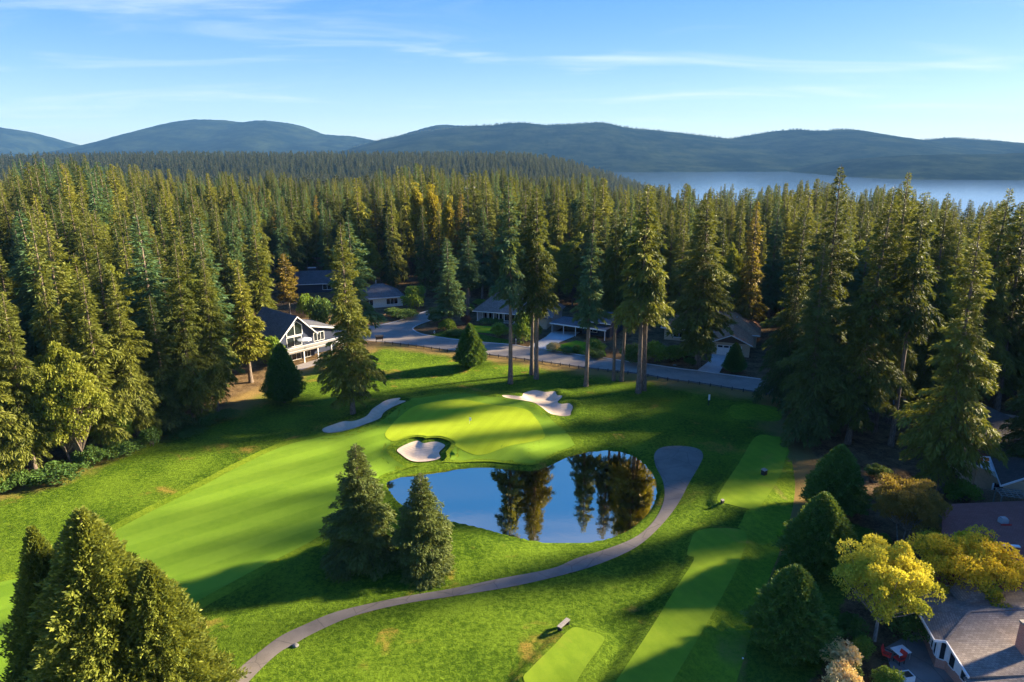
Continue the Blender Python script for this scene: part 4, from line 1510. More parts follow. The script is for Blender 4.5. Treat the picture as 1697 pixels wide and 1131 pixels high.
def scatter(name, P, S, idx, rot, coll, label, cat):
    me = bpy.data.meshes.new(name)
    me.from_pydata([tuple(p) for p in P], [], [])
    a = me.attributes.new('scl', 'FLOAT_VECTOR', 'POINT')
    a.data.foreach_set('vector', np.asarray(S, np.float32).ravel())
    a = me.attributes.new('idx', 'INT', 'POINT')
    a.data.foreach_set('value', np.asarray(idx, np.int32))
    a = me.attributes.new('rot', 'FLOAT_VECTOR', 'POINT')
    rv = np.zeros((len(P), 3), np.float32)
    rv[:, 2] = rot
    a.data.foreach_set('vector', rv.ravel())
    o = obj(name, me)
    ng = bpy.data.node_groups.new(name + '_nodes', 'GeometryNodeTree')
    ng.interface.new_socket('Geometry', in_out='INPUT', socket_type='NodeSocketGeometry')
    ng.interface.new_socket('Geometry', in_out='OUTPUT', socket_type='NodeSocketGeometry')
    N, K = ng.nodes, ng.links
    gi, go = N.new('NodeGroupInput'), N.new('NodeGroupOutput')
    ci = N.new('GeometryNodeCollectionInfo')
    ci.inputs['Collection'].default_value = coll
    ci.inputs['Separate Children'].default_value = True
    ci.inputs['Reset Children'].default_value = True
    ip = N.new('GeometryNodeInstanceOnPoints')
    ip.inputs['Pick Instance'].default_value = True

    def na(nm, typ):
        q = N.new('GeometryNodeInputNamedAttribute')
        q.data_type = typ
        q.inputs['Name'].default_value = nm
        return q.outputs['Attribute']
    er = N.new('FunctionNodeEulerToRotation')
    K.new(na('rot', 'FLOAT_VECTOR'), er.inputs[0])
    K.new(er.outputs[0], ip.inputs['Rotation'])
    K.new(na('scl', 'FLOAT_VECTOR'), ip.inputs['Scale'])
    K.new(na('idx', 'INT'), ip.inputs['Instance Index'])
    K.new(gi.outputs[0], ip.inputs['Points'])
    K.new(ci.outputs[0], ip.inputs['Instance'])
    K.new(ip.outputs[0], go.inputs[0])
    md = o.modifiers.new('scatter', 'NODES')
    md.node_group = ng
    tag(o, label, cat, None, 'stuff')
    return o


lib = lib_collection('wood_library', FIRS)
S_, I_, P_ = [], [], []
for x, y, z, Ht, wd, kd in STUFF:
    s = wd / PROTO_W[kd]
    S_.append((s, s, Ht / PROTO_H[kd]))
    I_.append(FIRS.index(kd))
    P_.append((x, y, z))
scatter('dense_woodland', P_, S_, I_, rs.uniform(0, 6.28, len(P_)), lib, 'dense dark evergreen wood filling the middle distance', 'woodland')

FOL_FAR = foliage_mat('shaded_far_needles', (0.012, 0.026, 0.010), (0.050, 0.066, 0.020), 0.2, 0.4)  # darker copy of the fir needles, with the backlit shade put into the colour
for i in range(3):
    proto('farfir%d' % i, conifer(700 + i, 26, 0.02, (4.6, 4.0, 5.0)[i], 60, 4.0, 2.2, 0.5, 0.3, dead=0), FOL_FAR, BARK)
    PROTO_H['farfir%d' % i] = 26.0
fl = lib_collection('far_library', ['farfir0', 'farfir1', 'farfir2'])
FP = []
gx_, gy_ = np.meshgrid(np.arange(-1750, 620, 15.0), np.arange(560, 2050, 17.0))
gx_ = gx_.ravel() + rs.uniform(-7, 7, gx_.size)
gy_ = gy_.ravel() + rs.uniform(-8, 8, gy_.size)
gz_ = hz(gx_, gy_)
k = (gz_ > LAKE_Z + 2) & (np.abs(gx_) < gy_ * 0.85 + 60) & (rs.rand(len(gx_)) < 0.9)
n = int(k.sum())
sh = rs.uniform(0.6, 1.1, n)
scatter('far_ridge_forest', np.column_stack([gx_[k], gy_[k], gz_[k] - 1]), np.column_stack([sh * rs.uniform(.9, 1.5, n), sh * rs.uniform(.9, 1.5, n), sh]),
        rs.randint(0, 3, n), rs.uniform(0, 6.28, n), fl, 'hazy forest covering the ridge in front of the lake', 'forest')
cX, cZ = cr_main
n = 2600
xx = rs.uniform(cX[0] + 300, cX[-1] - 300, n)
zz = np.interp(xx, cX, cZ)
sh = rs.uniform(0.4, 1.0, n)
scatter('crest_forest', np.column_stack([xx, 5600 + rs.uniform(-30, 30, n), zz - 12]), np.column_stack([sh * 1.4, sh * 1.4, sh]),
        rs.randint(0, 3, n), rs.uniform(0, 6.28, n), fl, 'tiny trees along the crest of the long hill across the lake', 'forest')

# ------------------------------------------------------------ houses
def frame_at(px_l, px_r, z=0.0):
    """origin and turn of a front wall seen from ground pixel px_l (left end) to px_r (right end)"""
    a, b = Vector(at(*px_l, z)), Vector(at(*px_r, z))
    return a, (b - a).length, math.atan2(b.y - a.y, b.x - a.x)


def win(par, x0, x1, z0, z1, y=0.0, mull=1, name='window', mat=None, trans=0, side=None):
    """a window in a wall: frame, panes as sub-parts. side None = front wall at y; 'l'/'r' = side wall at x=y"""
    def P(u, v, w):
        return (u, y + v, w) if side is None else ((y + v, u, w) if side == 'l' else (y - v, u, w))
    f = MB()
    t = 0.09

    def bx(u0, u1, w0, w1, v0, v1):
        q = [P(u0, v0, w0), P(u1, v0, w0), P(u1, v0, w1), P(u0, v0, w1)]
        d = Vector(P(u0, v1, w0)) - Vector(P(u0, v0, w0))
        f.poly(q, d)
    bx(x0 - t, x1 + t, z0 - t, z0, -0.07, 0.03)
    bx(x0 - t, x1 + t, z1, z1 + t, -0.07, 0.03)
    bx(x0 - t, x0, z0, z1, -0.06, 0.03)
    bx(x1, x1 + t, z0, z1, -0.06, 0.03)
    for i in range(1, mull):
        c = x0 + (x1 - x0) * i / mull
        bx(c - 0.035, c + 0.035, z0, z1, -0.05, 0.03)
    if trans:
        c = z0 + (z1 - z0) * trans
        bx(x0, x1, c - 0.03, c + 0.03, -0.045, 0.03)
    fo = f.build(name, mat or WHITE, par)
    for i in range(mull):
        a, b_ = x0 + (x1 - x0) * i / mull, x0 + (x1 - x0) * (i + 1) / mull
        g_ = MB()
        q = [P(a + 0.02, -0.02, z0), P(b_ - 0.02, -0.02, z0), P(b_ - 0.02, -0.02, z1), P(a + 0.02, -0.02, z1)]
        g_.poly(q, Vector(P(0, 0.01, 0)) - Vector(P(0, -0.02, 0)))
        g_.build('pane', GLASS, fo)
    return fo


def slab(mb, pts, t=0.2):
    mb.poly(pts, (0, 0, t))


def gable(par, x0, x1, y0, y1, ze, zr, mat, axis_='y', ov=0.5, trim=WHITE):
    """gable roof: two sloped slabs, ridge along axis_, with fascia trim; returns roof"""
    mb = MB()
    if axis_ == 'y':
        xm = (x0 + x1) / 2
        k = (zr - ze) / (xm - x0)
        mb.poly([(x0 - ov, y0 - ov, ze - k * ov), (xm, y0 - ov, zr), (xm, y1 + ov, zr), (x0 - ov, y1 + ov, ze - k * ov)], (0, 0, 0.2))
        mb.poly([(xm, y0 - ov, zr), (x1 + ov, y0 - ov, ze - k * ov), (x1 + ov, y1 + ov, ze - k * ov), (xm, y1 + ov, zr)], (0, 0, 0.2))
        ends = [[(x0 - ov, y0 - ov - 0.02, ze - k * ov), (xm, y0 - ov - 0.02, zr)], [(xm, y0 - ov - 0.02, zr), (x1 + ov, y0 - ov - 0.02, ze - k * ov)]]
    else:
        ym = (y0 + y1) / 2
        k = (zr - ze) / (ym - y0)
        mb.poly([(x0 - ov, y0 - ov, ze - k * ov), (x1 + ov, y0 - ov, ze - k * ov), (x1 + ov, ym, zr), (x0 - ov, ym, zr)], (0, 0, 0.2))
        mb.poly([(x0 - ov, ym, zr), (x1 + ov, ym, zr), (x1 + ov, y1 + ov, ze - k * ov), (x0 - ov, y1 + ov, ze - k * ov)], (0, 0, 0.2))
        ends = [[(x0 - ov, y0 - ov - 0.03, ze - k * ov + 0.08), (x1 + ov, y0 - ov - 0.03, ze - k * ov + 0.08)]]
    ro = mb.build('roof', mat, par)
    for a, b_ in ends:
        MB().bar(Vector(a) + Vector((0, -0.03, 0.08)), Vector(b_) + Vector((0, -0.03, 0.08)), 0.06, 0.17).build('fascia', trim, ro)
    return ro


def hip(par, x0, x1, y0, y1, ze, zr, mat, ov=0.6, trim=WHITE, inset=None):
    a, b_, c, d = x0 - ov, x1 + ov, y0 - ov, y1 + ov
    ym = (c + d) / 2
    i = inset if inset is not None else (d - c) / 2
    r1, r2 = (a + i, ym, zr), (b_ - i, ym, zr)
    e = [(a, c, ze), (b_, c, ze), (b_, d, ze), (a, d, ze)]
    mb = MB()
    n = len(mb.v)
    lo = [(p[0], p[1], ze - 0.18) for p in e]
    mb.v += e + [r1, r2] + lo
    mb.f += [(0, 1, 5, 4), (1, 2, 5), (2, 3, 4, 5), (3, 0, 4), (0, 6, 7, 1), (1, 7, 8, 2), (2, 8, 9, 3), (3, 9, 6, 0), (6, 9, 8, 7)]
    ro = mb.build('roof', mat, par)
    MB().bar((a, c - 0.05, ze - 0.07), (b_, c - 0.05, ze - 0.07), 0.08, 0.2).build('gutter', trim, ro)
    MB().bar((a - 0.05, c, ze - 0.07), (a - 0.05, d, ze - 0.07), 0.08, 0.2).build('gutter', trim, ro)
    rc = MB()
    for p, q in ((e[0], r1), (e[1], r2), (e[2], r2), (e[3], r1), (r1, r2)):
        rc.bar(Vector(p) + Vector((0, 0, .03)), Vector(q) + Vector((0, 0, .03)), 0.22, 0.06)
    rc.build('ridge_cap', mat, ro)
    return ro


def walls(par, x0, x1, y0, y1, z0, z1, mat):
    return MB().box(x0, x1, y0, y1, z0, z1).build('wall', mat, par)


# navy house with a gable of glass, a deck and a parasol
o2, wA, aA = frame_at((478, 606), (533, 592))
A = tag(empty('house', (o2.x, o2.y, 0), aA), 'navy blue house with white-trimmed gable and raised deck', 'house')
walls(A, 0, 7.4, 2.2, 14, -0.5, 5.2, NAVY)
MB().poly([(0, 2.2, 5.2), (7.4, 2.2, 5.2), (3.7, 2.2, 8.9)], (0, 11.8, 0)).build('gable_wall', NAVY, A)
gable(A, 0, 7.4, 2.2, 14, 5.2, 8.9, ROOF_BLUE, 'y', 0.7)
walls(A, 7.4, 13.0, 3.0, 12, -0.5, 4.6, NAVY)
mb = MB()
mb.poly([(6.9, 2.4, 6.2), (13.6, 2.4, 4.5), (13.6, 12.5, 4.5), (6.9, 12.5, 6.2)], (0, 0, 0.2))
wr = mb.build('wing_roof', ROOF_BLUE, A)
MB().bar((6.9, 2.37, 6.28), (13.6, 2.37, 4.58), 0.06, 0.26).build('fascia', WHITE, wr)
MB().poly([(7.4, 3.0, 4.6), (13.0, 3.0, 4.6), (7.4, 3.0, 6.0)], (0, 9, 0)).build('wing_gable', NAVY, A)
win(A, 1.4, 4.6, 2.9, 4.8, 2.2, 2)
gw = MB()
tri = [(1.4, 5.1), (4.9, 5.1), (4.9, 7.0), (3.7, 7.95), (1.4, 5.9)]
for i in range(5):
    p, q = tri[i], tri[(i + 1) % 5]
    gw.bar((p[0], 2.14, p[1]), (q[0], 2.14, q[1]), 0.12)
gw.bar((3.2, 2.14, 5.1), (3.2, 2.14, 7.4), 0.1)
gwo = gw.build('gable_window', WHITE, A)
MB().poly([(1.45, 2.17, 5.12), (3.16, 2.17, 5.12), (3.16, 2.17, 7.3), (1.45, 2.17, 5.9)], (0, 0.02, 0)).build('pane', GLASS, gwo)
MB().poly([(3.24, 2.17, 5.12), (4.85, 2.17, 5.12), (4.85, 2.17, 6.95), (3.7, 2.17, 7.85), (3.24, 2.17, 7.4)], (0, 0.02, 0)).build('pane', GLASS, gwo)
win(A, 8.0, 10.4, 2.75, 4.4, 3.0, 3, 'sliding_door')
win(A, 2.2, 4.2, 0.1, 2.1, 2.2, 2, 'sliding_door')
win(A, 5.0, 6.4, 0.1, 2.1, 2.2, 2, 'sliding_door')
dk = MB().box(-0.3, 12.6, -0.9, 2.2, 2.42, 2.6).build('deck', GREYWOOD, A)
rl = MB()
rl.bar((-0.3, -0.85, 3.55), (12.6, -0.85, 3.55), 0.12, 0.08)
rl.bar((-0.3, -0.85, 2.75), (12.6, -0.85, 2.75), 0.08, 0.06)
rl.bar((-0.25, -0.85, 3.55), (-0.25, 2.2, 3.55), 0.12, 0.08)
for i in range(56):
    x = -0.3 + i * 0.2345
    rl.box(x - 0.016, x + 0.016, -0.87, -0.83, 2.75, 3.52)
rl.build('railing', WHITE, dk)
for x in (-0.1, 3.2, 6.4, 9.6, 12.4):
    MB().box(x - 0.09, x + 0.09, -0.84, -0.66, -0.4, 2.35).build('deck_post', WHITE, A)
tag(sheet('terrace', np.array([at(*p) for p in [(478, 610), (500, 614), (548, 597), (540, 592)]]), MAT_PAVE, 0.06, 1.0), kind='structure')


def parasol(x, y, z, r, h, label, mat=WHITE):
    e = tag(empty('parasol', (x, y, z)), label, 'parasol')
    MB().tube((0, 0, 0), (0, 0, h), 0.03).build('pole', METAL, e)
    MB().box(-0.25, 0.25, -0.25, 0.25, 0, 0.08).build('base', BLACK, e)
    mb = MB()
    n = 8
    mb.v += [(0, 0, h)] + [(r * math.cos(i * math.pi / 4), r * math.sin(i * math.pi / 4), h - 0.45) for i in range(n)] + [(0, 0, h - 0.04)] + \
            [(r * math.cos(i * math.pi / 4), r * math.sin(i * math.pi / 4), h - 0.62) for i in range(n)]
    for i in range(n):
        j = (i + 1) % n
        mb.f += [(0, 1 + i, 1 + j), (9, 10 + j, 10 + i), (1 + i, 10 + i, 10 + j, 1 + j)]
    mb.build('canopy', mat, e)
    return e


pw_ = Matrix.Rotation(aA, 4, 'Z') @ Vector((4.2, 0.3, 0))
parasol(o2.x + pw_.x, o2.y + pw_.y, 2.6, 1.45, 2.3, 'white parasol open on the navy house deck')

# pale house with a dark hip roof at the side street
o2, w_, a_ = frame_at((600, 512), (662, 507))
Bh = tag(empty('house', (o2.x, o2.y, hz1(*o2)), a_), 'pale low house with dark grey hip roof beside the yellow-green tree', 'house')
walls(Bh, 0, 11, 0, 9, -0.5, 2.7, CREAM)
rb = hip(Bh, 0, 11, 0, 9, 2.7, 5.6, ROOF_GREY, 0.7)
win(Bh, 6.6, 9.6, 0.7, 2.2, 0, 3)
win(Bh, 1.0, 3.0, 0.7, 2.2, 0, 2)
MB().tube((5, 5.6, 4.8), (5, 5.6, 6.4), 0.14).build('vent_pipe', METAL, rb)
MB().box(6.6, 7.5, 2.6, 3.5, 4.2, 4.5).build('skylight', WHITE, rb)
# dark house behind the pine
o2, w_, a_ = frame_at((492, 486), (545, 484))
Ch = tag(empty('house', (o2.x, o2.y, hz1(*o2)), a_), 'dark-roofed house half hidden behind the orange pine', 'house')
walls(Ch, 0, 13, 0, 9, -0.5, 2.8, NAVY)
rb = gable(Ch, 0, 13, 0, 9, 2.8, 5.6, ROOF_BLUE, 'x', 0.6)
MB().box(3.2, 5.4, 5.0, 6.2, 4.6, 6.4).build('chimney', NAVY, rb)
MB().box(3.1, 5.5, 4.9, 6.3, 6.4, 6.55).build('chimney_cap', METAL, rb)
win(Ch, 7.5, 10.0, 0.8, 2.2, 0, 2)
# grey-roofed house with a porch of columns
o2, w_, a_ = frame_at((789, 533), (848, 538))
D = tag(empty('house', (o2.x, o2.y, 0), a_), 'low house with grey hip roof and a row of white porch columns', 'house')
walls(D, 0, 19, 1.5, 11, -0.5, 2.75, GREYW)
rb = hip(D, 0, 19, 0.2, 11, 2.75, 6.4, ROOF_TAUPE, 0.7, WHITE, 4.2)
MB().box(0, 10.5, 0.0, 1.5, -0.4, 0.15).build('porch', MAT_CONC, D)
for i in range(8):
    MB().box(0.2 + i * 1.4, 0.42 + i * 1.4, 0.1, 0.3, 0.15, 2.6).build('column', WHITE, D)
for i in range(5):
    win(D, 0.9 + i * 2.0, 2.3 + i * 2.0, 0.5, 2.3, 1.5, 2)
MB().box(8.6, 9.3, 5.2, 5.9, 5.6, 7.2).build('chimney', CREAM, rb)
MB().box(14.5, 18.8, -2.5, 1.5, -0.5, 2.9).build('wing', TAN, D)
MB().poly([(14.0, -3.1, 2.8), (19.3, -3.1, 2.8), (16.65, -3.1, 4.6)], (0, 6, 0)).build('wing_roof', ROOF_TAUPE, D)
# flat-roofed carport
o2, w_, a_ = frame_at((914, 553), (1004, 566))
E_ = tag(empty('carport_house', (o2.x, o2.y, 0), a_), 'dark house with a flat white-edged carport roof', 'house')
cr_ = MB().box(-0.3, 13.5, -0.4, 7, 2.45, 2.6).build('roof', ROOF_BLUE, E_)
MB().box(-0.36, 13.56, -0.48, -0.4, 2.38, 2.66).build('fascia', WHITE, cr_)
MB().box(0, 0.2, 0, 7, -0.3, 2.45).build('side_wall', GREYW, E_)
for x in (3.0, 6.0, 9.5, 13.1):
    MB().box(x - 0.07, x + 0.07, 0, 0.14, -0.3, 2.45).build('post', WHITE, E_)
walls(E_, 6.4, 13.2, 3.0, 11, -0.3, 3.4, NAVY)
gable(E_, 6.4, 13.2, 2.6, 11, 3.3, 4.9, ROOF_BLUE, 'x', 0.3)
win(E_, 8, 10, 0.9, 2.1, 3.0, 2)
# brown-roofed house with a white garage door
o2, w_, a_ = frame_at((1179, 587), (1240, 593))
Fh = tag(empty('house', (o2.x, o2.y, 0), a_), 'tan house with brown roof and white double garage door', 'house')
walls(Fh, 0, 7.4, 0, 8, -0.4, 2.75, TAN)
MB().poly([(0, 0.02, 2.75), (7.4, 0.02, 2.75), (3.7, 0.02, 4.3)], (0, 8, 0)).build('gable_wall', WOOD, Fh)
gable(Fh, 0, 7.4, 0, 10, 2.75, 4.4, ROOF_BROWN, 'y', 0.6)
walls(Fh, -11, 8.5, 8, 18, -0.4, 2.9, TAN)
rb = hip(Fh, -11, 8.5, 8, 18, 2.9, 6.3, ROOF_BROWN, 0.7)
for vx in (-3, 1, 4):
    MB().tube((vx, 11.6, 5.0), (vx, 11.6, 5.75), 0.09).build('vent_pipe', METAL, rb)
gd = MB()
gd.box(1.0, 5.9, -0.06, 0.02, 0.05, 2.2)
gdo = gd.build('garage_door', WHITE, Fh)
for i in range(4):
    for j in range(3):
        MB().box(1.08 + i * 1.2, 2.2 + i * 1.2, -0.09, -0.06, 0.12 + j * 0.5, 0.56 + j * 0.5).build('panel', WHITE, gdo)
    MB().box(1.15 + i * 1.2, 2.1 + i * 1.2, -0.10, -0.06, 1.68, 2.08).build('pane', GLASS, gdo)
win(Fh, -9, -6.5, 0.8, 2.2, 8.0, 2)
win(Fh, -4.5, -2.0, 0.8, 2.2, 8.0, 2)
# pale tower-like building far behind the left wood
x, y, z = atd(6, 377, 232)
J = tag(empty('building', (x, y, hz1(x, y)), 0.15), 'white upper storeys showing above the trees at the left picture edge', 'building')
zb = ztop(232, 6, 352) - hz1(x, y)
walls(J, -9, 3.2, 0, 10, 0, zb - 1.2, CREAM)
hip(J, -9, 3.2, 0, 10, zb - 1.2, zb + 0.4, ROOF_BROWN, 0.5, WHITE, 3)
for i in range(5):
    win(J, -8.2 + i * 2.3, -6.9 + i * 2.3, zb - 3.0, zb - 1.7, 0, 1)
for i in range(5):
    win(J, -8.2 + i * 2.3, -6.9 + i * 2.3, zb - 5.8, zb - 4.4, 0, 1)

# tan house with white awnings at the right edge
gz0 = 0.0
Gh = tag(empty('house', (*at(1598, 802), gz0)), 'tan stucco house with dark brown roof and white awnings', 'house')
gp = Vector((Gh.location.x, Gh.location.y, gz0))


def L3(px, py, z):
    a = at(px, py, gz0 + z)
    return Vector((a[0], a[1], gz0 + z)) - gp


w0, w1 = L3(1596, 800, 0), L3(1613, 803, 0)
u_ = (w1 - w0)
dn = Vector((0.25, 1, 0)).normalized()
MB().poly([w0, w1, w1 + dn * 6, w0 + dn * 6], (0, 0, 2.9)).build('wall', TAN, Gh)
e0, e1 = L3(1596, 763, 3.1), L3(1624, 776, 2.8)
mb = MB()
mb.poly([e0, e1, e1 + dn * 9 + Vector((0, 0, 1.2)), e0 + dn * 9 + Vector((0, 0, 1.2))], (0, 0, 0.18))
lr = mb.build('wing_roof', ROOF_DARK, Gh)
MB().bar(e0 + Vector((0, -.05, .1)), e1 + Vector((0, -.05, .1)), 0.06, 0.22).build('fascia', WHITE, lr)
r0, r1, r2 = L3(1641, 758, 3.0), L3(1659, 806, 2.8), L3(1730, 790, 2.8)
mb = MB()
hi = Vector((6.0, 9.0, 1.9))
mb.poly([r0, r1, r1 + Vector((9, 2, 1.8)), r0 + Vector((9, 5, 1.8))], (0, 0, 0.18))
mb.poly([r0, r0 + Vector((9, 5, 1.8)), r0 + Vector((9, 16, 1.2)), r0 + Vector((-3.5, 13, 0.6))], (0, 0, 0.16))
mr_ = mb.build('roof', ROOF_DARK, Gh)
MB().bar(r0, r1, 0.2, 0.16).build('gutter', WHITE, mr_)
MB().bar(r1 + Vector((0, -.05, 0.05)), r1 + Vector((9, 1.9, 1.85)), 0.08, 0.24).build('fascia', WHITE, mr_)
q0, q1 = Vector((r1.x + 0.8, r1.y + 0.6, 0)), Vector((r1.x + 9.5, r1.y + 2.4, 0))
MB().poly([q0, q1, q1 + Vector((0, 5, 0)), q0 + Vector((0, 5, 0))], (0, 0, 2.85)).build('side_wall', TAN, Gh)
d0, d1 = Vector((r1.x - 0.1, r1.y + 1.2, 0)), Vector((r1.x + 0.75, r1.y + 0.62, 0))
MB().poly([d0, d1, d1 + Vector((0, 0, 2.6)), d0 + Vector((0, 0, 2.6))], (0, 0.1, 0)).build('corner_window', GLASS, Gh)
MB().bar(d0 + Vector((0, -.05, 0)), d0 + Vector((0, -.05, 2.6)), 0.14).build('window_post', WHITE, Gh)
for pts, nm in (([(1607, 727), (1638, 729), (1643, 743), (1617, 741)], 'skylight_panel'), ([(1622, 766), (1641, 766), (1648, 782), (1626, 777)], 'patio_cover')):
    q = [L3(a, b, 3.3) for a, b in pts]
    MB().poly(q, (0, 0, 0.08)).build(nm, WHITE, Gh)
fr_ = MB()
q = [L3(a, b, 3.3) for a, b in ((1619, 757), (1640, 758), (1641, 766), (1622, 766))]
for i in range(4):
    fr_.bar(q[i], q[(i + 1) % 4], 0.14)
fr_.bar((q[0] + q[1]) / 2, (q[2] + q[3]) / 2, 0.1)
fr_.build('open_rafters', WHITE, Gh)
c = L3(1628, 800, 0)
MB().poly([L3(1612, 806, 0), L3(1662, 818, 0), L3(1655, 790, 0), L3(1618, 785, 0)], (0, 0, 0.3)).build('deck', CEDARW, Gh)
p = L3(1624, 797, 0.3) + gp
parasol(p.x, p.y, p.z, 1.1, 2.4, 'square white parasol on the tan house deck')
# board fence with lattice between the tan house and the maroon roof
f0, f1 = at(1608, 832), at(1720, 846)
Fe = tag(empty('board_fence', (f0[0], f0[1], 0), math.atan2(f1[1] - f0[1], f1[0] - f0[0])), 'weathered board fence between the tan house and the maroon roof', 'fence')
Lf = math.hypot(f1[0] - f0[0], f1[1] - f0[1])
bb = MB()
nbd = int(Lf / 0.16)
for i in range(nbd):
    h_ = 1.75 + 0.05 * rnd.random()
    bb.box(i * 0.16, i * 0.16 + 0.145, -0.01 + 0.012 * rnd.random(), 0.03, 0.03, h_)
tag(bb.build('boards', CEDARW, Fe), kind='stuff')
MB().bar((0, 0.0, 1.85), (Lf, 0.0, 1.85), 0.16, 0.07).build('top_rail', CEDARW, Fe)
for i in range(int(Lf / 2.4) + 1):
    MB().box(i * 2.4 - 0.06, i * 2.4 + 0.06, 0.04, 0.16, -0.2, 1.82).build('post', WOOD, Fe)
pg = tag(empty('lattice_pergola', (*at(1655, 853), 0), math.atan2(f1[1] - f0[1], f1[0] - f0[0])), 'low lattice pergola beside the board fence', 'pergola')
la = MB()
for i in range(9):
    la.box(i * 0.62 - 0.04, i * 0.62 + 0.04, 0, 2.2, 2.3, 2.38)
for i in range(5):
    la.box(-0.2, 5.2, i * 0.5 - 0.04 + 0.1, i * 0.5 + 0.04 + 0.1, 2.384, 2.46)
la.build('lattice', GREYWOOD, pg)
for x in (0, 5):
    for y in (0.1, 2.1):
        MB().box(x - 0.06, x + 0.06, y - 0.06, y + 0.06, -0.2, 2.3).build('post', GREYWOOD, pg)

# maroon-roofed house
Hh = tag(empty('house', (*at(1620, 905), 0)), 'house with a wide maroon shingle roof behind the golden maple', 'house')
hp = Vector((Hh.location.x, Hh.location.y, 0))


def H3(px, py, z):
    a = at(px, py, z)
    return Vector((a[0], a[1], z)) - hp


k0, k1, k2, k3 = H3(1562, 836, 3.4), H3(1790, 826, 3.4), H3(1560, 905, 4.6), H3(1790, 905, 4.6)
k4, k5 = H3(1545, 965, 3.0), H3(1790, 985, 3.0)
mb = MB()
mb.poly([k0, k2, k3, k1], (0, 0, -0.18))
mb.poly([k2, k4, k5, k3], (0, 0, -0.18))
rb = mb.build('roof', ROOF_RED, Hh)
MB().bar(H3(1634, 901, 4.75), H3(1690, 906, 4.7), 0.35, 0.12).build('roof_step', WHITE, rb)
b0 = H3(1662, 866, 4.0)
MB().box(b0.x - 0.36, b0.x + 0.36, b0.y - 0.32, b0.y + 0.32, 3.6, 4.45).build('chimney', GREYW, rb)
MB().box(b0.x - 0.28, b0.x + 0.28, b0.y - 0.24, b0.y + 0.24, 4.45, 4.58).build('chimney_cap', METAL, rb)
MB().box(b0.x - 0.7, b0.x + 0.4, b0.y - 0.75, b0.y - 0.66, 3.95, 4.2).build('flashing', RED, rb)
cs = [k0, k1, k5, k4]
ce = sum(cs, Vector()) / 4
pw2 = [ce + (p - ce) * 0.93 for p in cs]
MB().poly([(p.x, p.y, -0.3) for p in pw2], (0, 0, 3.1)).build('wall', CREAM, Hh)

# taupe-roofed house at the lower right corner
Ih = tag(empty('house', (*at(1600, 1100), 0)), 'house with taupe shingle roof and brick chimney at the lower right corner', 'house')
ip_ = Vector((Ih.location.x, Ih.location.y, 0))


def I3(px, py, z):
    a = at(px, py, z)
    return Vector((a[0], a[1], z)) - ip_


Rg, P1, P2, P3, P4 = I3(1607, 1014, 4.0), I3(1524, 1018, 2.75), I3(1549, 1061, 2.95), I3(1568, 1062, 3.15), I3(1606, 1122, 2.55)
Rr = Rg + Vector((14, 0.9, 0.2))
Q4 = P4 + Vector((15, 0.6, 0.0))
Bk = P1 + Vector((2.0, 3.4, -0.3))
Bk2 = Rr + Vector((0, 5.5, -1.4))
mb = MB()
up = (0, 0, -0.16)
mb.poly([P1, P2, P3, Rg], up)
mb.poly([Rg, P3, P4, Q4, Rr], up)
mb.poly([P1, Rg, Rr, Bk2, Bk], up)
rb = mb.build('roof', ROOF_TAUPE, Ih)
for a_, b_ in ((P1, P2), (P2, P3), (P3, P4)):
    MB().bar(a_ + Vector((-.03, -.03, -.06)), b_ + Vector((-.03, -.03, -.06)), 0.10, 0.2).build('gutter', WHITE, rb)
MB().bar(Rg + Vector((0, 0, .02)), P3 + Vector((0, 0, .02)), 0.2, 0.06).build('ridge_cap', ROOF_TAUPE, rb)
MB().bar(Rg + Vector((0, 0, .02)), Rr + Vector((0, 0, .02)), 0.2, 0.06).build('ridge_cap', ROOF_TAUPE, rb)
lw = MB()
S1 = I3(1597, 1122, 2.3)
lw.poly([S1, S1 + Vector((14, 0.4, 0.5)), S1 + Vector((14, -4.5, 0.0)), S1 + Vector((-0.2, -4.5, -0.3))], (0, 0, -0.15))
lw.build('lower_roof', ROOF_TAUPE, Ih)
ins = [P1 + Vector((0.75, -0.1, 0)), P2 + Vector((0.65, 0.35, 0)), P3 + Vector((0.55, 0.3, 0)), P4 + Vector((0.75, 0.1, 0)), P4 + Vector((13, 0.8, 0)), P1 + Vector((13, 2, 0)), P1 + Vector((1.2, 2.2, 0))]
wl = MB()
wb = MB()
n_ = len(ins)
wl.v += [(p.x, p.y, 0.9) for p in ins] + [(p.x, p.y, min(p.z - 0.12, 2.9)) for p in ins]
wl.f += [(i, (i + 1) % n_, n_ + (i + 1) % n_, n_ + i) for i in range(n_)]
wl.build('wall', WHITE, Ih)
wb.v += [(p.x, p.y, -0.4) for p in ins] + [(p.x, p.y, 0.9) for p in ins]
wb.f += [(i, (i + 1) % n_, n_ + (i + 1) % n_, n_ + i) for i in range(n_)]
wb.build('brick_base', BRICK, Ih)


def wall_win(a, b, t0, t1, z0, z1):
    d = (b - a)
    d.z = 0
    nrm = Vector((d.y, -d.x, 0)).normalized()
    if nrm.x > 0:
        nrm = -nrm
    p, q = a + d * t0, a + d * t1
    f = MB()
    for s0, s1, za, zb_ in ((p, q, z0 - .06, z0), (p, q, z1, z1 + .06)):
        f.bar(Vector((s0.x, s0.y, za)) + nrm * .03, Vector((s1.x, s1.y, za)) + nrm * .03, 0.07)
    for s0 in (p, q):
        f.bar(Vector((s0.x, s0.y, z0)) + nrm * .03, Vector((s0.x, s0.y, z1)) + nrm * .03, 0.07)
    fo = f.build('window', WHITE, Ih)
    MB().poly([Vector((p.x, p.y, z0)) + nrm * .02, Vector((q.x, q.y, z0)) + nrm * .02, Vector((q.x, q.y, z1)) + nrm * .02, Vector((p.x, p.y, z1)) + nrm * .02], nrm * 0.015).build('pane', GLASS, fo)


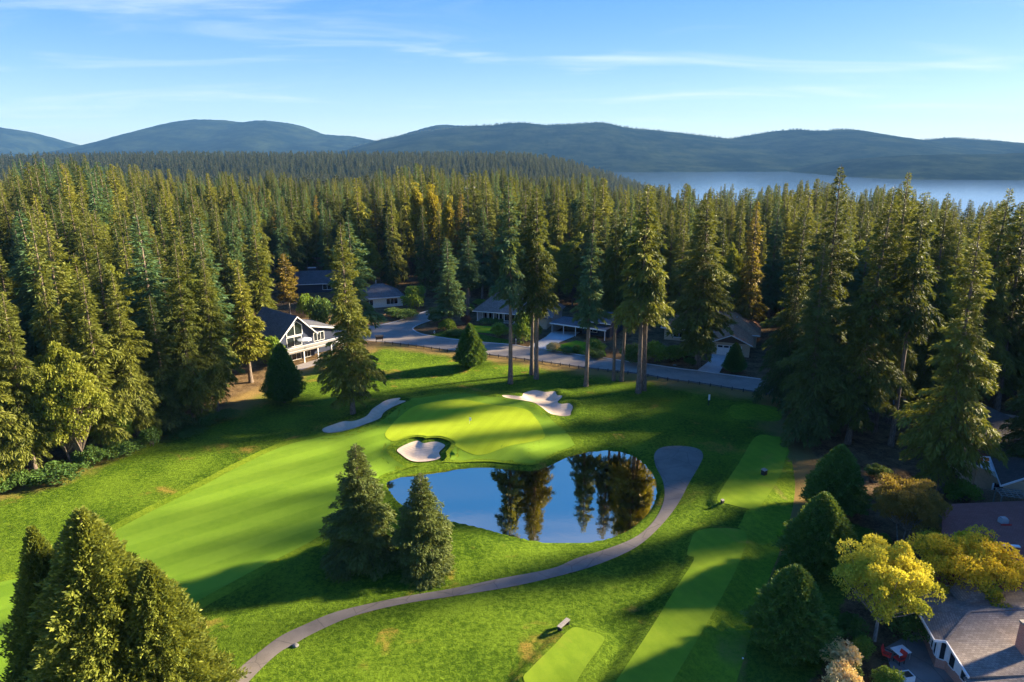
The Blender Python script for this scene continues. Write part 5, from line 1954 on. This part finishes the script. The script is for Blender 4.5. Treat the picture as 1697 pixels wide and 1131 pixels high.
for i in range(4):
    wall_win(ins[0], ins[1], 0.06 + i * 0.24, 0.06 + i * 0.24 + 0.15, 1.0, 2.5)
wall_win(ins[1], ins[2], 0.2, 0.8, 1.0, 2.6)
wall_win(ins[2], ins[3], 0.10, 0.30, 0.95, 2.5)
wall_win(ins[2], ins[3], 0.52, 0.70, 0.95, 2.3)
c0 = I3(1690, 1072, 3.3)
ch = MB()
ch.box(c0.x - 0.05, c0.x + 1.15, c0.y - 0.45, c0.y + 0.45, 2.6, 5.3)
cho = ch.build('chimney', BRICK, Ih)
MB().box(c0.x - 0.12, c0.x + 1.22, c0.y - 0.52, c0.y + 0.52, 5.3, 5.45).build('chimney_cap', GREYWOOD, cho)
MB().box(c0.x + 0.25, c0.x + 0.85, c0.y - 0.2, c0.y + 0.2, 5.45, 5.6).build('flue', BLACK, cho)
bx_ = I3(1625, 1005, 3.2)
MB().poly([bx_ + Vector((-1.6, 0, 0)), bx_ + Vector((1.6, 0, 0)), bx_ + Vector((0.2, 1.2, 1.1))], (0.2, 2.2, 0)).build('rear_gable', ROOF_TAUPE, Ih)


# patio furniture
def patio_chair(px, py, rz, label):
    x, y = at(px, py)
    e = tag(empty('patio_chair', (x, y, hz1(x, y) + 0.03), rz), label, 'chair')
    MB().box(-0.3, 0.3, -0.3, 0.3, 0.36, 0.48).build('seat', RED, e)
    MB().poly([(-0.3, 0.26, 0.48), (0.3, 0.26, 0.48), (0.3, 0.42, 1.05), (-0.3, 0.42, 1.05)], (0, 0.09, 0)).build('backrest', RED, e)
    for sx in (-1, 1):
        for sy in (-1, 1):
            MB().box(sx * 0.29 - 0.025, sx * 0.29 + 0.025, sy * 0.27 - 0.025, sy * 0.27 + 0.025, 0, 0.36).build('leg', BLACK, e)
        MB().box(sx * 0.32 - 0.03, sx * 0.32 + 0.03, -0.3, 0.3, 0.62, 0.67).build('armrest', BLACK, e)


patio_chair(1469, 1092, 0.9, 'patio chair with red cushions nearer the shrubs')
patio_chair(1489, 1099, -1.2, 'patio chair with red cushions nearer the brick house')
x, y = at(1491, 1090)
e = tag(empty('patio_table', (x, y, 0.03), 0.3), 'square white patio table behind the red-cushioned chairs', 'table')
MB().box(-0.65, 0.65, -0.5, 0.5, 0.68, 0.73).build('table_top', WHITE, e)
for sx in (-0.58, 0.58):
    for sy in (-0.43, 0.43):
        MB().box(sx - 0.03, sx + 0.03, sy - 0.03, sy + 0.03, 0, 0.68).build('leg', METAL, e)
x, y = at(1502, 1126)
e = tag(empty('planter_box', (x, y, 0.03), 0.2), 'white square planter box on the patio', 'planter')
pb = MB()
pb.box(-0.45, 0.45, -0.4, -0.34, 0, 0.5).box(-0.45, 0.45, 0.34, 0.4, 0, 0.5).box(-0.45, -0.39, -0.34, 0.34, 0, 0.5).box(0.39, 0.45, -0.34, 0.34, 0, 0.5)
pb.build('box_sides', WHITE, e)
MB().box(-0.39, 0.39, -0.34, 0.34, 0.02, 0.43).build('soil', M('soil', (0.05, 0.035, 0.025), 0.95), e)

# ------------------------------------------------------------ small things on the course
# post-and-rail fence along the road
fl_ = smooth_poly([at(a, b + 2.2) for a, b in road_near[3:16]], 6, False)
seg = np.concatenate([[0], np.cumsum(np.linalg.norm(np.diff(fl_, axis=0), axis=1))])
Lr = seg[-1]
Rf = tag(empty('rail_fence', (fl_[0][0], fl_[0][1], hz1(*fl_[0]))), 'low dark post-and-rail fence along the near road edge', 'fence')
fo_ = Vector(Rf.location)
npost = int(Lr / 1.9)
pts_ = []
for i in range(npost + 1):
    s = i * Lr / npost
    x, y = np.interp(s, seg, fl_[:, 0]), np.interp(s, seg, fl_[:, 1])
    pts_.append(Vector((x, y, hz1(x, y))) - fo_)
for i, p in enumerate(pts_):
    MB().tube((0, 0, -0.2), (0, 0, 0.62 + 0.06 * rnd.random()), 0.085, 0.08, 6).build('post', DARKWOOD, Rf, p)
    if i < npost:
        q = pts_[i + 1]
        MB().bar((0, 0, 0.42), (q - p) + Vector((0, 0, 0.42)), 0.09, 0.11).build('rail', DARKWOOD, Rf, p)


def bench(px, py, Ln, rz, label, back=False, mat=GREYWOOD):
    x, y = at(px, py, 0.2)
    e = tag(empty('bench', (x, y, hz1(x, y)), rz), label, 'bench')
    n_s = 4
    for i in range(n_s):
        MB().box(-Ln / 2, Ln / 2, -0.22 + i * 0.115, -0.22 + i * 0.115 + 0.1, 0.43, 0.47).build('seat_slat', mat, e)
    for sx in (-1, 1):
        MB().box(sx * Ln * 0.38 - 0.06, sx * Ln * 0.38 + 0.06, -0.2, 0.22, -0.05, 0.43).build('leg', BLACK, e)
    if back:
        for i in range(3):
            MB().box(-Ln / 2, Ln / 2, 0.24, 0.28, 0.6 + i * 0.16, 0.73 + i * 0.16).build('back_slat', mat, e)
        for sx in (-1, 1):
            MB().box(sx * Ln * 0.38 - 0.04, sx * Ln * 0.38 + 0.04, 0.28, 0.34, -0.05, 1.06).build('back_post', mat, e)
    return e


a, b_ = at(928, 1045, 0.4), at(940, 1034, 0.4)
bench(934, 1043, 1.5, math.atan2(b_[1] - a[1], b_[0] - a[0]), 'small grey bench beside the lowest tee')
# roofed wooden board stand at the start of the road fence
x, y = at(629, 567)
e = tag(empty('board_stand', (x, y, hz1(x, y)), 0.25), 'dark roofed wooden stand at the left end of the road fence', 'stand')
MB().box(-0.8, 0.8, -0.05, 0.05, 0.55, 1.15).build('board', WOOD, e)
MB().poly([(-0.95, -0.35, 1.2), (0.95, -0.35, 1.2), (0.95, 0.3, 1.42), (-0.95, 0.3, 1.42)], (0, 0, 0.08)).build('roof', DARKWOOD, e)
for sx in (-0.72, 0.72):
    MB().box(sx - 0.06, sx + 0.06, 0.05, 0.17, -0.3, 1.3).build('post', DARKWOOD, e)
# tee sign
x, y = at(1174, 672)
e = tag(empty('tee_sign', (x, y, hz1(x, y)), 0.1), 'white marker panel on a dark post near the far tee', 'sign')
MB().box(-0.06, 0.06, -0.06, 0.06, -0.3, 1.5).build('post', BLACK, e)
MB().box(-0.16, 0.16, -0.10, -0.06, 1.0, 2.0).build('panel', WHITE, e)
# flagstick with a small white flag
x, y = at(778, 703, GREEN_Z)
e = tag(empty('flagstick', (x, y, hz1(x, y) + 0.05)), 'thin flagstick with a small white flag on the putting green', 'flag')
MB().tube((0, 0, -0.1), (0, 0, 1.05), 0.012).build('pole', WHITE, e)
MB().poly([(0.012, 0, 0.5), (0.3, 0.02, 0.55), (0.3, 0.03, 1.0), (0.012, 0, 1.04)], (0, 0.008, 0)).build('flag', WHITE, e)
MB().tube((0, 0, -0.02), (0, 0, 0.004), 0.06, 0.06, 12).build('cup', BLACK, e)
# tee boxes: dark box and a ball washer
for px_, py_, lb, s_ in ((1266, 787, 'dark box with a light lid on the upper tee', 1.0), (1197, 834, 'small dark box at the left corner of the upper tee', 0.55)):
    x, y = at(px_, py_, TEE_Z)
    e = tag(empty('tee_box', (x, y, hz1(x, y) + 0.03), 0.6), lb, 'box')
    MB().box(-0.32 * s_, 0.32 * s_, -0.25 * s_, 0.25 * s_, -0.05, 0.6 * s_).build('case', BLACK, e)
    MB().poly([(-0.36 * s_, -0.29 * s_, 0.6 * s_), (0.36 * s_, -0.29 * s_, 0.6 * s_), (0.36 * s_, 0.29 * s_, 0.72 * s_), (-0.36 * s_, 0.29 * s_, 0.72 * s_)], (0, 0, 0.05)).build('lid', GREYWOOD, e)
# rocks
def rock(px, py, s, label):
    x, y = at(px, py)
    r_ = np.random.RandomState(int(px))
    bm = bmesh.new()
    bmesh.ops.create_icosphere(bm, subdivisions=2, radius=s)
    for v in bm.verts:
        v.co *= 1 + 0.22 * (r_.rand() - 0.5)
        v.co.z *= 0.6
    me = bpy.data.meshes.new('rock')
    bm.to_mesh(me)
    bm.free()
    me.materials.append(ROCKM)
    o = obj('rock', me, None, (x, y, hz1(x, y) + s * 0.2))
    tag(o, label, 'rock')


rock(490, 1072, 0.28, 'grey rock at the outer edge of the cart path')
rock(1118, 606, 0.35, 'pale boulder in the bed left of the wide dark fir')
# hydrant on the island
x, y = at(720, 554)
e = tag(empty('hydrant', (x, y, hz1(x, y))), 'small hydrant on the dry road corner island', 'hydrant')
MB().tube((0, 0, -0.1), (0, 0, 0.6), 0.13, 0.12).build('barrel', M('hydrant_paint', (0.6, 0.45, 0.25), 0.5), e)
MB().tube((0, 0, 0.6), (0, 0, 0.78), 0.15, 0.05).build('cap', WHITE, e)
MB().tube((-0.24, 0, 0.42), (0.24, 0, 0.42), 0.06).build('outlet', WHITE, e)
# parked mailbox posts
for px_, py_, lb in ((855, 571, 'white mailbox on a post beside the slender fir'),):
    x, y = at(px_, py_)
    e = tag(empty('mailbox', (x, y, hz1(x, y))), lb, 'mailbox')
    MB().box(-0.05, 0.05, -0.05, 0.05, -0.2, 1.0).build('post', WHITE, e)
    MB().box(-0.11, 0.11, -0.25, 0.25, 1.0, 1.25).build('box', WHITE, e)
# antenna mast above the wood
x, y, z = atd(779, 330, 285)
zt = ztop(285, 779, 309)
zg = hz1(x, y)
e = tag(empty('antenna_mast', (x, y, zg)), 'pale antenna mast rising above the middle of the wood', 'mast')
hm = zt - zg
MB().tube((0, 0, -1), (0, 0, hm), 0.55, 0.38, 10).build('pole', GREYW, e)
for zz_ in (hm - 1.5, hm - 8.5):
    mb = MB()
    for i in range(3):
        t0, t1 = i * 2.094, (i + 1) * 2.094
        mb.bar((1.9 * math.cos(t0), 1.9 * math.sin(t0), zz_), (1.9 * math.cos(t1), 1.9 * math.sin(t1), zz_), 0.2)
        mb.bar((0, 0, zz_), (1.9 * math.cos(t0), 1.9 * math.sin(t0), zz_), 0.16)
    mb.build('platform', CREAM, e)
    for i in range(9):
        t0 = i * 0.698
        MB().box(-0.22, 0.22, -0.12, 0.12, -1.1, 1.1).build('antenna_panel', WHITE, e, (2.0 * math.cos(t0), 2.0 * math.sin(t0), zz_ + 0.2)).rotation_euler = (0, 0, t0 + math.pi / 2)
# two golf balls
for px_, py_, lb in ((1231, 1093, 'white golf ball on the grass left of the widest evergreen'),):
    x, y = at(px_, py_)
    me = bpy.data.meshes.new('golf_ball')
    bm = bmesh.new()
    bmesh.ops.create_icosphere(bm, subdivisions=2, radius=0.08)
    bm.to_mesh(me)
    bm.free()
    me.materials.append(WHITE)
    tag(obj('tee_marker', me, None, (x, y, hz1(x, y) + 0.07)), 'white round tee marker on the grass left of the widest evergreen', 'marker')

# ------------------------------------------------------------ the air
HZ = NT('haze_air')
pv = HZ.n('ShaderNodeVolumePrincipled')
pv.inputs['Color'].default_value = (0.15, 0.36, 0.70, 1)
pv.inputs['Density'].default_value = 0.00005
pv.inputs['Anisotropy'].default_value = 0.0
HZ.t.links.new(pv.outputs[0], HZ.out.inputs['Volume'])
hb = MB().box(-10200, 10200, -1700, 10400, -160, 460)
hbo = hb.build('haze', HZ.m)
tag(hbo, 'pale blue haze in the air over lake and hills', 'haze', None, 'stuff')
